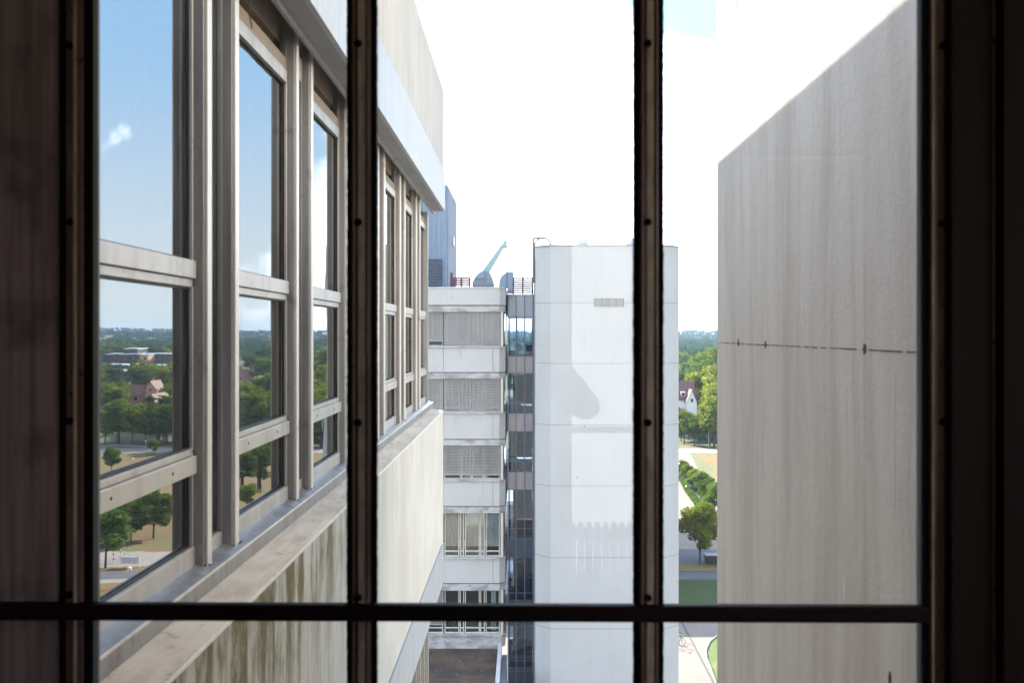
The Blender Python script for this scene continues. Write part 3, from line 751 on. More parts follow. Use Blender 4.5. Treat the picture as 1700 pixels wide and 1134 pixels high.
# corner posts with glass behind
for (l0, w0, w1) in floors:
    B().box(fx(831), fx(835.5), D+.02, D+.16, fz(w1), fz(w0)).make('corner_post', 'cream_frame', ob, .02)
    B().prism([(XR-.20, D+.12), (XR-.02, D+.34), (XR-.02, D+3), (XR-.03, D+3), (XR-.04, D+.36), (XR-.21, D+.14)], 'z', fz(w1), fz(w0)).make('corner_pane', 'far_pane', ob)
# lower mossy flat roof with its coping at the right
mr = thing('annex', 'low annex with a mossy brown flat roof in front of the office block', 'building', (fx(760), D-8, 0))
zr = Z(1079, D-.2)
B().box(fx(560), X(826, D-.2), D-16, D-.08, 0, zr).make('roof', 'moss_roof', mr)
B().box(X(827, D-.2), X(833, D-.2), D-16, D-.09, 0, zr+.25).make('coping', 'ridge_white', mr, .01)
B().box(X(833.5, D-.2), X(842, D-.2), D-16, D-.09, 0, zr-.3).make('gutter', 'cladding', mr, .01)
B().box(fx(560), X(833, D-.2), D-.078, D-.02, zr, fz(1056)).make('upstand', 'lintel', mr)

# ---- penthouse
ph = thing('penthouse', 'tall blue-grey clad plant room rising above the office block roof', 'building', (-8, 55, fz(478)))
PL = -4.03; PH = EYE+7.9
B().box(PL, -22, 52.9, 60, fz(478), PH).make('body', 'cladding', ph)
rb = B(); xx = PL-.12
while xx > -9: rb.box(xx-.10, xx, 52.84, 52.9, fz(478), PH-.05); xx -= .26
yy = 53.1
while yy < 59.9: rb.box(PL, PL+.05, yy, yy+.12, fz(478), PH-.05); yy += .3
rb.make('rib', 'cladding', ph)
lv = B(); z = Z(474, 52.7)
while z < Z(431, 52.7): lv.box(X(690, 52.7), X(733, 52.7), 52.4, 52.83, z, z+.075); z += .11
lv.make('louvre', 'cladding_dark', ph)
B().box(PL+.02, PL+.10, 56.4, 57.4, EYE+5.0, EYE+5.5).make('small_window', 'cream_frame', ph)
B().box(X(747.5, 51.5), X(752, 51.5), 51.3, 51.6, fz(478), Z(453, 51.5)).make('service_cabinet', 'rail', ph)

def railing(name, label, x0, x1, y, zb, zt, n, mat, posts, loop=False):
    t = thing(name, label, 'railing', ((x0+x1)/2, y, zb), 'guard rails on the roofs')
    r = B()
    for q in range(n): zz = zb+.12+(zt-zb-.12)*q/(n-1); r.tube((x0, y, zz), (x1, y, zz), .042)
    r.make('rail', mat, t, split=True)
    for q in range(posts): xx = x0+(x1-x0)*q/(posts-1); B().tube((xx, y, zb), (xx, y, zt), .05).make('post', mat, t)
    return t
railing('roof_railing', 'short red-brown guard rail left of the turquoise crane arm', X(752, 50.6), X(780, 50.6), 50.6, fz(477), Z(461.5, 50.6), 5, 'rail', 3)
railing('roof_railing', 'grey guard rail on the link roof beside the white tower', X(852, 52), X(884, 52), 52.2, Z(489, 52.2), Z(461, 52.2), 8, 'rail_grey', 3)

# ---- roof crane (facade cradle davit) and second housing
rc = thing('roof_crane', 'roof crane with raised turquoise arm on a blue-grey domed housing', 'crane', (fx(803), 51.2, fz(478)))
cy = 51.2; cx = lambda p: X(p, cy); cz = lambda p: Z(p, cy)
B().prism([(cx(784), cz(477)), (cx(784.5), cz(468)), (cx(789), cz(459)), (cx(796), cz(452)), (cx(803), cz(449)), (cx(812), cz(450)), (cx(816), cz(458)), (cx(819), cz(468)), (cx(820), cz(477))], 'y', cy-.1, cy+1.5).make('housing', 'crane_box', rc, .03)
B().box(cx(785), cx(819.5), cy-.18, cy-.1, cz(475), cz(470.5)).box(cx(804), cx(806.5), cy-.17, cy-.1, cz(470), cz(452)).box(cx(788), cx(804), cy-.15, cy-.1, cz(464), cz(462)).make('trim', 'rail_grey', rc, split=True)
def arm_box(p, q, w0, w1, y0, y1, b):
    d = (q-p).normalized(); n = Vector((-d.z, 0, d.x))
    pts = [p+n*w0, q+n*w1, q-n*w1, p-n*w0]; b.prism([(v.x, v.z) for v in pts], 'y', y0, y1)
ar = B()
arm_box(Vector((cx(804), 0, cz(453))), Vector((cx(836), 0, cz(404))), .18, .10, cy+.45, cy+.75, ar)
ar.make('arm', 'crane', rc, .02)
hb = B(); arm_box(Vector((cx(834.5), 0, cz(403))), Vector((cx(841), 0, cz(404.5))), .2, .15, cy+.4, cy+.8, hb)
hb.tube((cx(840.5), cy+.38, cz(408)), (cx(840.5), cy+.82, cz(408)), .07, .07, 12).make('head', 'crane', rc, .02)
B().tube((cx(803), cy+.3, cz(452)), (cx(803), cy+.9, cz(452)), .14, .14, 14).make('pivot', 'rail_grey', rc)
B().tube((cx(808), cy+.6, cz(456)), (cx(822), cy+.6, cz(428)), .035, .035).make('piston', 'rail_grey', rc)
hc = thing('plant_housing', 'rounded blue-grey housing with a thin mast right of the crane', 'housing', (fx(840), 51, fz(480)))
B().prism([(cx(828), cz(477)), (cx(828.5), cz(466)), (cx(832), cz(458.5)), (cx(838), cz(453.5)), (cx(842), cz(451)), (cx(842), cz(477))], 'y', cy, cy+1.4).make('cover', 'crane_box', hc, .03)
B().box(cx(842.2), cx(852), cy-.15, cy+1.3, cz(486), cz(451)).make('cabinet', 'crane_box', hc, .05)
B().tube((cx(842), cy+.4, cz(452)), (cx(842), cy+.4, cz(438)), .03, .022).make('mast', 'rail', hc)

# ---- glazed stair link
LZ = 52.0
lk = thing('stair_link', 'narrow glazed stair link with taupe panels between block and tower', 'building', (X(866, LZ), LZ, 0))
lx = lambda p: X(p, LZ); lz = lambda p: Z(p, LZ)
LX0, LX1 = lx(842), lx(889); LB = LZ+5.5
B().box(LX0-.5, LX1+1.5, LZ-.05, LB+.1, lz(491), lz(488.5)).make('roof', 'link_head', lk)
sp_rows = [(491, 526), (592, 619), (687, 716), (784, 813), (896, 925), (1003, 1039), (1116, 1150), (1226, 1260)]
mulx = [843.5, 857, 871, 885]
for qi, (a, b) in enumerate(sp_rows):
    mt = 'link_head' if qi == 0 else ('link_panel' if qi < 4 else 'cladding_dark')
    for u, v in zip(mulx[:-1], mulx[1:]):
        B().box(lx(u)+.02, lx(v)-.02, LZ, LZ+.06, lz(b), lz(a)).make('spandrel_panel', mt, lk)
    B().box(LX0, lx(885), LZ+.3, LB, lz(b)+.15, lz(b-8)).make('floor_slab', 'link_panel', lk)
    B().box(LX0, lx(885), LB, LB+.06, lz(b), lz(a)).make('rear_panel', mt, lk)
for u in mulx: B().box(lx(u)-.025, lx(u)+.025, LZ-.08, LZ-.003, 0, lz(491)).make('mullion', 'link_frame', lk)
for u in mulx: B().box(lx(u)-.025, lx(u)+.025, LB+.07, LB+.13, 0, lz(491)).make('rear_mullion', 'link_frame', lk)
B().box(lx(885)+.03, LX1+.02, LZ-.12, LB, 0, lz(488)).make('corner_column', 'link_frame', lk)
gl_rows = [(526, 592), (619, 687), (716, 784), (813, 896), (925, 1003), (1039, 1116), (1150, 1226)]
for qi, (a, b) in enumerate(gl_rows):
    for u, v in zip(mulx[:-1], mulx[1:]):
        B().box(lx(u)+.027, lx(v)-.027, LZ+.01, LZ+.02, lz(b)+.03, lz(a)-.03).make('pane', 'link_pane', lk)
    B().box(lx(843.5), lx(885), LZ-.03, LZ-.004, lz(b)+.0, lz(b)+.03).box(lx(843.5), lx(885), LZ-.03, LZ-.004, lz(a)-.03, lz(a)).make('transom', 'link_frame', lk, split=True)
    mid = b-18 if qi else 568
    B().box(lx(843.5), lx(885), LZ-.03, LZ-.004, lz(mid+.5), lz(mid-.5)).make('transom', 'link_frame', lk, split=True)
    if qi >= 2:
        rr = B()
        for q in range(12): xx = LX0+.15+q*.1; rr.box(xx, xx+.012, LZ+.6, LZ+.61, lz(b)+.1, lz(b-22))
        rr.box(LX0+.1, lx(884), LZ+.59, LZ+.62, lz(b-22), lz(b-24))
        rr.box(LX0+.1, lx(884), LZ+.64, LZ+.67, lz(b-1), lz(b-13))
        rr.make('stair_rail', 'maroon', lk, split=True)
    if qi >= 1:                                     # a stair flight and a back wall behind the glass
        st = B(); x0 = LX0+.15; z0 = lz(b)+.25; n = 11; h = (lz(a)-lz(b))/n
        for q in range(n): st.box(x0+q*.1, x0+q*.1+.1, LZ+2.5, LZ+3.8, z0+q*h-.14, z0+q*h)
        st.make('stair_flight', 'link_panel', lk)
        if qi in (1, 2): B().box(LX0+.1, LX0+(.5 if qi == 2 else .72), LZ+2.0, LZ+2.1, lz(b)+.1, lz(b-20 if qi == 1 else a+6)).make('pale_wall', 'cream_frame', lk)
        B().box(lx(850), lx(884), LB-.5, LB-.42, lz(b)+.15, lz(a+10)).make('rear_wall', 'link_head', lk)
        if qi == 4: B().box(lx(857), lx(878), LZ+1.5, LZ+2.2, lz(b)+.1, lz(b-56)).make('dark_shaft', 'cladding_dark', lk)
B().box(lx(873), lx(884), LZ+1.2, LZ+1.7, lz(590), lz(572)).make('dark_shaft', 'cladding', lk)
B().box(LX0, lx(858), LZ+2, LZ+2.6, lz(591), lz(583)).make('pale_wall', 'cream_frame', lk)

# ---- white service tower, chamfered corners
TZ = 46.0
tw_ = thing('service_tower', 'tall blank white concrete tower with chamfered corners and a vent grille', 'tower', (X(1008, TZ), TZ+3, 0))
tx = lambda p: X(p, TZ); tz = lambda p: Z(p, TZ)
ch = .70
xl, xr = tx(889)*1.012, tx(1128)*1.0
poly = [(tx(914), TZ), (tx(1103), TZ), (tx(1127)+.10, TZ+ch), (tx(1127)+.10, TZ+8), (tx(889)-.0, TZ+8), (tx(889)+.005, TZ+ch)]
B().prism(poly, 'z', 0, tz(408)).make('shaft', 'tower', tw_, .015)
def ring(z, h, mat, name, o=.003, poly=poly):
    cx_ = sum(p[0] for p in poly)/6; cy_ = sum(p[1] for p in poly)/6
    pp = [(x+(o if x > cx_ else -o), y+(o if y > cy_ else -o)) for x, y in poly]
    B().prism(pp, 'z', z-h/2, z+h/2).make(name, mat, tw_)
for y in (502.5, 603.5, 706, 807.5, 926.5, 1045, 1165): ring(tz(y), .022, 'joint_pale', 'joint')
ring(tz(408)+.03, .06, 'lintel', 'coping', .03)
vg = B().box(tx(986), tx(1036), TZ-.012, TZ-.002, tz(509.5), tz(494))
vo = vg.make('vent_grille', 'far_frame', tw_)
s = B(); z = tz(508.6)
while z < tz(495.5): s.box(tx(987.2), tx(1034.8), TZ-.035, TZ-.012, z, z+.022); z += .055
for q in range(5): xx = tx(987)+(tx(1035)-tx(987))*q/4; s.box(xx-.012, xx+.012, TZ-.04, TZ-.012, tz(509), tz(494.6))
s.make('slat', 'rail_grey', vo)
for p in (967, 1050):
    dm = thing('roof_dome', 'grey roof light dome on the white tower, '+('left one' if p == 967 else 'right one'), 'roof light', (X(p, TZ+2), TZ+2, Z(408.5, TZ+2)), 'domes on the tower roof')
    r = 9.5/F*(TZ+2)
    B().lathe([(r, .04), (r*1.02, .16), (r*.92, .24), (r*.68, .33), (r*.35, .38), (.01, .40)], (X(p, TZ+2), TZ+2, Z(408.5, TZ+2)), 20).make('dome', 'dome', dm, smooth=True)
    B().lathe([(r*1.04, -.25), (r*1.04, .06)], (X(p, TZ+2), TZ+2, Z(408.5, TZ+2)), 20).make('base_ring', 'rail_grey', dm)
# roof access ladder with hooped handrail at the left corner
ld = thing('access_ladder', 'thin grey ladder with a hooped handrail at the tower corner', 'ladder', (tx(887), TZ+1.2, tz(465)))
ly = TZ+1.2; gx = lambda p: X(p, ly); gz = lambda p: Z(p, ly)
o_ = B().path([(gx(885.5), ly, gz(470)), (gx(885.5), ly, gz(395)), (gx(899), ly, gz(394.5))], .045)
o_.path([(gx(888), ly, gz(470)), (gx(888), ly, gz(408))], .035)
o_.make('stile', 'rail_grey', ld, split=True)
pts = [(gx(901)+math.cos(t)*13.5/F*ly, ly, gz(409)+math.sin(t)*14.5/F*ly) for t in [math.pi*q/14 for q in range(15)]]
B().path(pts, .045).path([(gx(901.5), ly, gz(409)), (gx(901.5), ly, gz(394.5))], .035).make('hoop', 'rail_grey', ld)
rg = B()
for q in range(12): zz = gz(468)+q*.25; rg.tube((gx(885.5), ly, zz), (gx(888), ly, zz), .01)
rg.make('rung', 'rail_grey', ld)

# ================================================================== GROUND
def height(x, y):
    d = math.hypot(x, y)
    if d < 330: return 0.
    a = min((d-330)/2700, 1.); a = a*a*(3-2*a)
    return a*27+a*7*math.sin(x*.0021+1.2)*math.cos(y*.0013)+a*4*math.sin(x*.006+y*.002)
def terrain():
    vs, fs = [], []; rs = [0, 60, 120, 200, 280, 340, 420, 520, 650, 800, 1000, 1250, 1550, 1900, 2300, 2700, 3100, 3600]
    n = 96
    vs.append((0, 0, 0))
    for r in rs[1:]:
        for q in range(n):
            t = 2*math.pi*q/n; x, y = r*math.sin(t), r*math.cos(t); vs.append((x, y, height(x, y)))
    for q in range(n): fs.append((0, 1+(q+1) % n, 1+q))
    for j in range(len(rs)-2):
        for q in range(n): a = 1+j*n+q; b = 1+j*n+(q+1) % n; fs.append((a, b, b+n, a+n))
    b = B(); b.v = vs; b.f = fs; return b
tr = terrain().make('ground', 'terrain'); struct(tr)
for p in tr.data.polygons: p.use_smooth = True
def sheet(name, pts, z, mat):
    b = B(); b.v = [(x, y, z) for x, y in pts]; b.f = [tuple(range(len(pts)))]
    o = b.make(name, mat); struct(o)
    if o.data.polygons[0].normal.z < 0: o.data.flip_normals()
    return o
def dp(px_, py_): z = GY(py_); return (X(px_, z), z)           # a ground point seen straight through the gap
def mp_(px_, py_): z = GY(py_); return ((VX-px_)/F*z-1.98, z)  # a ground point seen mirrored in the wing's windows
sheet('courtyard', [(-60, -40), (60, -40), (60, 52), (33, 95), (33, 108), (-60, 108)], .02, 'paving')
sheet('lawn', [(-60, 95.4), (26, 95.4), (26, 104.6), (-60, 104.6)], .04, 'lawn')
sheet('lane', [(-60, 104.8), (60, 104.8), (60, 108), (-60, 108)], .05, 'asphalt')
sheet('verge', [(-60, 108.2), (27, 108.2), (27, 112), (-60, 112)], .04, 'verge')
sheet('parking_lot', [(-60, 112.2), (27, 112.2), (29, 124), (30, 140), (32, 165), (33, 186), (36, 214), (-60, 214)], .03, 'paving')
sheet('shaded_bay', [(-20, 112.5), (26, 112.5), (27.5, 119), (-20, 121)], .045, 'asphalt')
sheet('dry_lawn', [(33, 99), (30, 112), (30.5, 140), (35, 186), (50, 218), (140, 218), (140, 60), (45, 60)], .025, 'dry')
sheet('dry_lawn', [dp(1158, 757), dp(1230, 752), (60, 214), (50, 190), dp(1196, 788), dp(1172, 770)], .035, 'dry')
sheet('street', [(-80, 214), (160, 216), (160, 224), (-80, 223)], .04, 'path')
sheet('far_verge', [(-80, 223.5), (160, 224.5), (160, 229), (-80, 229)], .03, 'dry')
lw = [dp(1190, 1058), dp(1178, 1068), dp(1172, 1082), dp(1173, 1096), dp(1180, 1112), dp(1188, 1136), dp(1230, 1250), dp(1500, 1250), dp(1300, 1058)]
sheet('round_lawn', lw, .05, 'lawn_bright')
kb = B()
for p, q in zip(lw[:6], lw[1:7]): kb.tube((p[0], p[1], .06), (q[0], q[1], .06), .10, .10, 4)
struct(kb.make('kerb', 'kerb'))
# narrow dark strip running towards the camera
sheet('dark_strip', [dp(1128.5, 1030), dp(1131, 1030), dp(1188, 1140), dp(1185, 1140)], .055, 'asphalt')
# paths on the dry lawn, seen mirrored
sheet('footpath', [mp_(120, 917), mp_(300, 917), mp_(300, 930), mp_(240, 941), mp_(120, 946)], .04, 'path')
sheet('footpath', [mp_(120, 957), mp_(232, 957), mp_(228, 969), mp_(120, 970)], .04, 'path')
sheet('footpath', [mp_(120, 742), mp_(200, 738), mp_(300, 746), mp_(300, 749), mp_(200, 742), mp_(120, 746)], .045, 'path')

# ================================================================== TREES
def leaf_cloud(rs, centers, radii, n, size, flat=.8):
    """n leaf-sized quads spread through ellipsoid clumps"""
    k = len(centers); c = np.array(centers); r = np.array(radii)
    idx = rs.choice(k, n, p=(r**2)/np.sum(r**2))
    d = rs.normal(size=(n, 3)); d /= np.linalg.norm(d, axis=1)[:, None]
    rad = r[idx]*(rs.random(n)**.38)
    p = c[idx]+d*rad[:, None]*np.array([1, 1, flat])
    a = rs.normal(size=(n, 3)); a[:, 2] *= .5; a /= np.linalg.norm(a, axis=1)[:, None]
    b = np.cross(a, rs.normal(size=(n, 3))); b /= np.linalg.norm(b, axis=1)[:, None]
    s = size*(.55+rs.random(n)*.9)
    A = a*s[:, None]; Bv = b*(s*.62)[:, None]
    v = np.stack([p-A, p+Bv*.8-A*.1, p+A, p-Bv*.8-A*.1], 1).reshape(-1, 3)
    return v
def quads_mesh(name, v, mat, parent=None):
    me = bpy.data.meshes.new(name); nq = len(v)//4
    me.vertices.add(len(v)); me.vertices.foreach_set('co', v.astype(np.float32).ravel())
    me.loops.add(len(v)); me.loops.foreach_set('vertex_index', np.arange(len(v), dtype=np.int32))
    me.polygons.add(nq); me.polygons.foreach_set('loop_start', np.arange(nq, dtype=np.int32)*4)
    me.update(); me.validate(); me.materials.append(M[mat])
    o = bpy.data.objects.new(name, me); col.objects.link(o)
    if parent: o.parent = parent
    return o
def make_tree(name, seed, h, cr, n, size, mat, label, cat='tree', trunk=.28, group=None, conical=False, loc=(0, 0, 0)):
    rs = np.random.RandomState(seed); rd_ = random.Random(seed)
    t = thing(name, label, cat, (0, 0, 0), group)
    ch_ = h*(1-trunk); cz_ = h*trunk+ch_*.5
    cs, rr = [], []
    for q in range(34):
        th = rd_.uniform(0, 6.283); u = rd_.uniform(-.92, .95); wv = math.sqrt(max(0, 1-u*u))*rd_.uniform(.45, .92)
        if conical: wv *= (1-u)*.62+.12
        rad = cr*rd_.uniform(.20, .40)
        cs.append((math.cos(th)*wv*cr*.82, math.sin(th)*wv*cr*.82, cz_+u*ch_*.43)); rr.append(rad)
    cs.append((0, 0, cz_)); rr.append(cr*.5)
    v = leaf_cloud(rs, cs, rr, n, size)
    b = B(); r0 = max(.06, h*.018)
    lean = (rd_.uniform(-.04, .04)*h, rd_.uniform(-.04, .04)*h)
    p0 = (0, 0, -.3); p1 = (lean[0]*.3, lean[1]*.3, h*trunk); p2 = (lean[0], lean[1], cz_+ch_*.25)
    b.tube(p0, p1, r0*1.35, r0*.95, 8); b.tube(p1, p2, r0*.95, r0*.25, 7)
    for c in cs[:16]:
        z0 = min(max(h*trunk*.95, c[2]-ch_*.28), p2[2]); f = (z0-p1[2])/max(.01, p2[2]-p1[2]); f = max(0, min(1, f))
        st = (p1[0]+(p2[0]-p1[0])*f, p1[1]+(p2[1]-p1[1])*f, z0)
        b.tube(st, c, r0*.38*(1-f*.4), r0*.08, 5)
    b.make('trunk', 'bark', t); quads_mesh('crown', v, mat, t)
    t.location = loc
    return t
# detailed trees
G1 = 'young trees around the parking lot'
big = make_tree('tree', 11, 6.9, 2.9, 16000, .13, 'leaf', 'round dark green tree in front of the parking lot, lone on the verge', loc=(*dp(1161, 939), 0), trunk=.2)
protos = [make_tree('tree', 21+q, 9, 3.6, 4200, .27, m, 'x', group='trees in the park') for q, m in enumerate(('leaf', 'leaf', 'leaf_dark', 'leaf_young', 'leaf_dark'))]
names = {0: 'mid green', 1: 'full green', 2: 'dark green', 3: 'bright light green', 4: 'deep green'}
used = set(); TG = 'trees standing in the park and gardens'
def put(kind, x, y, h, label, rz=None, wide=1.):
    src = protos[kind]; s = h/9
    if kind in used: o = clone(src, (x, y, height(x, y)), 0, label)
    else: o = src; used.add(kind); o.location = (x, y, height(x, y)); o['label'] = label
    o.scale = (s*wide, s*wide, s); o.rotation_euler = (0, 0, random.uniform(0, 6.28) if rz is None else rz); o['group'] = TG
    return o
random.seed(3)
# parking lot trees in the gap
for q, (a, b, h, k_) in enumerate(((1140, 806, 3.6, 3), (1151, 820, 4.0, 3), (1163, 830, 4.4, 3), (1175, 846, 4.6, 0), (1187, 858, 4.8, 3), (1134, 796, 3.4, 0))):
    put(k_, *dp(a, b), h, ['first', 'second', 'third', 'fourth', 'nearest', 'farthest'][q]+' small light green tree of the parking lot row')
put(0, *dp(1153, 741), 6.6, 'young staked tree beside the street below the white house', wide=1.1)
put(1, *dp(1178, 742), 9.5, 'broad tree beside the street at the right of the staked tree')
put(0, *dp(1136, 738), 8.0, 'tree beside the street under the white house roof')
for q, (a, b, h, k_) in enumerate(((1176, 716, 17.5, 1), (1186, 722, 15, 0), (1168, 700, 18, 3), (1196, 735, 14, 1), (1180, 690, 21, 0), (1132, 722, 7.5, 2), (1143, 717, 6.6, 2))):
    put(k_, *dp(a, b), h, names[k_]+' tree in the clump right of the white house, '+['front', 'right front', 'left', 'outer right', 'tallest', 'under the roof', 'under the gable'][q])
for q, (a, b, h) in enumerate(((1131, 733, 4.2), (1142, 731, 5.0), (1160, 732, 5.5), (1169, 729, 6.0), (1184, 731, 5.5), (1194, 733, 5.2))):
    put((2, 4)[q % 2], *dp(a, b), h, 'low dark shrubby tree behind the street, '+['first', 'second', 'third', 'fourth', 'fifth', 'sixth'][q]+' from the white tower', wide=1.5)
# trees seen mirrored in the first pane, lower light
for q, (a, b, h, k_, l) in enumerate((
    (175, 944, 6.6, 3, 'yellow green tree by the white notice board'), (218, 903, 5.4, 1, 'round green tree behind the notice board'),
    (256, 895, 6.0, 0, 'green tree right of the round one on the dry lawn'), (196, 890, 5.6, 2, 'dark tree at the back of the notice board lawn'),
    (236, 880, 6.2, 2, 'dark tree behind the footpath'), (182, 786, 4.8, 3, 'thin sapling on the yellow lawn near the lamp post'),
    (252, 757, 3.2, 3, 'small sapling right of the lamp post'), (418, 848, 4.0, 1, 'small round tree on the orange lawn'),
    (398, 826, 8.0, 2, 'tall dark tree left of the small round one'), (436, 818, 8.0, 1, 'tall green tree behind the small round one'), (410, 812, 8.2, 0, 'green tree behind the dark one on the orange lawn'),
    (375, 835, 7.0, 1, 'green tree at the lawn edge'))):
    put(k_, *mp_(a, b), h, l, wide=1.15 if h > 5 else 1)
for q, (a, b, h, k_, l) in enumerate((
    (168, 740, 9.0, 0, 'wide tree left in the first pane, behind the thin sapling'), (192, 738, 10.2, 3, 'sunlit light green tree in the first pane, left of its middle'),
    (216, 739, 9.4, 1, 'rounded tree in the middle of the first pane, below the roofs'), (240, 738, 7.2, 0, 'low tree in the first pane below the salmon gable'),
    (268, 738, 9.2, 3, 'sunlit tree at the right edge of the first pane'), (290, 739, 9.5, 1, 'tree beside the dark jamb of the first pane'),
    (392, 739, 14, 1, 'tall tree at the left edge of the second pane'), (410, 737, 11.5, 3, 'light green tree in the middle of the second pane'),
    (430, 739, 13.5, 0, 'tall tree at the right of the second pane'), (455, 740, 12, 1, 'tree mirrored just right of the second pane'),
    (519, 744, 12.5, 0, 'tall tree at the left of the third pane'), (536, 743, 11, 1, 'tree at the right of the third pane'))):
    put(k_, *mp_(a, b), h, l, wide=1.2)
# belt of trees behind the lawns
rows = {}
def tree_label(k_, x, y, what):
    d = VX+x/y*F; m_ = VX-(x+1.98)/y*F
    if 838 <= d <= 895: w0 = 'seen through the glazed link'
    elif d <= 1130: w0 = 'behind the white tower'
    elif d <= 1150: w0 = 'close to the right edge of the white tower'
    elif d <= 1170: w0 = 'midway between tower and concrete wall'
    elif d <= 1195: w0 = 'close to the edge of the concrete wall'
    elif m_ > 505: w0 = 'mirrored in the third window'
    elif m_ > 412: w0 = 'mirrored at the right of the second window'
    elif m_ > 380: w0 = 'mirrored at the left of the second window'
    elif m_ > 285: w0 = 'between the second and first mirrored views'
    elif m_ > 245: w0 = 'mirrored at the right of the first window'
    elif m_ > 205: w0 = 'mirrored in the middle of the first window'
    else: w0 = 'mirrored at the left of the first window'
    rows[w0] = rows.get(w0, 0)+1
    r_ = ('near row', 'second row', 'third row', 'far row')[min(3, int((y-232)/60))] if y < 480 else ('back rows' if y < 620 else 'last rows before the wood')
    return names[k_]+' tree '+w0+', '+r_.replace('last rows before the wood', 'last rows')
def fill(n, s0, s1, z0, z1, hmin, hmax, what, avoid=()):
    c = 0; tries = 0
    while c < n and tries < n*30:
        tries += 1
        y = random.uniform(z0, z1); s_ = random.uniform(s0, s1); x = s_*y
        if any(a0 <= x <= a1 and b0 <= y <= b1 for a0, a1, b0, b1 in avoid): continue
        k_ = random.choice((0, 1, 1, 2, 4, 0, 3)); c += 1
        put(k_, x, y, random.uniform(hmin, hmax), tree_label(k_, x, y, what), wide=random.uniform(1., 1.3))
AV = [(32, 56, 232, 300), (84, 124, 250, 335), (60, 85, 235, 300)]
houses_av = [(40, 50, 236, 275), (88, 108, 222, 268), (100, 125, 300, 345), (150, 215, 455, 560)]
fill(30, .16, .50, 232, 262, 8, 11.5, 'beyond the street', houses_av)
fill(40, .14, .50, 262, 340, 10, 14, 'of the near gardens', houses_av)
fill(45, -.04, .50, 340, 480, 11, 16, 'of the far gardens', houses_av)
fill(60, -.06, .50, 480, 760, 12, 18, 'towards the wood', [(120, 240, 300, 570)])
# far wood
def wood():
    rs = np.random.RandomState(4); vs = []
    for q in range(3600):
        y = 620+2900*(rs.random()**1.5); x = y*rs.uniform(-.22, .60)
        if rs.random() < .12: continue
        if 150 < x < 330 and y < 720: continue
        far = y > 1300; h = rs.uniform(9, 11.5) if far else rs.uniform(10, 15); r = rs.uniform(5, 8); z0 = height(x, y)
        n = 170 if y < 1100 else (90 if y < 1800 else 40)
        cs = [(x+rs.uniform(-.5, .5)*r, y+rs.uniform(-.5, .5)*r, z0+h*(rs.uniform(.45, .6) if far else rs.uniform(.35, .8))) for _ in range(7)]
        vs.append(leaf_cloud(rs, cs, [r*.55]*7, n, 1.1 if y < 1100 else (1.7 if y < 1800 else 3.0), .9))
    return np.concatenate(vs)
tag(quads_mesh('far_wood', wood(), 'leaf_dark'), 'distant wood covering the low hills at the horizon', 'wood', kind='stuff')
# top of a birch standing just before the tower
tt = make_tree('young_tree', 77, 12.45, .8, 2000, .075, 'leaf', 'slender leafy tree top poking up before the foot of the white tower', loc=(X(1112, 39.5), 39.5, 0), trunk=.3)
# clipped hedge along the parking row
hd = thing('hedge', 'low clipped light green hedge running along the parking lot', 'hedge', (*dp(1145, 820), 0))
rs = np.random.RandomState(9); pth = [dp(1126, 785), dp(1133, 801), dp(1143, 820), dp(1155, 836), dp(1166, 852)]
cs = []
for p, q in zip(pth[:-1], pth[1:]):
    for t_ in np.linspace(0, 1, 14): cs.append((p[0]+(q[0]-p[0])*t_-hd.location.x, p[1]+(q[1]-p[1])*t_-hd.location.y, .45))
quads_mesh('foliage', leaf_cloud(rs, cs, [.6]*len(cs), 9000, .12), 'leaf_young', hd)
hk = B().path([(c[0]+hd.location.x, c[1]+hd.location.y, .15) for c in cs[::7]], .12, 5).make('stems', 'bark', hd)

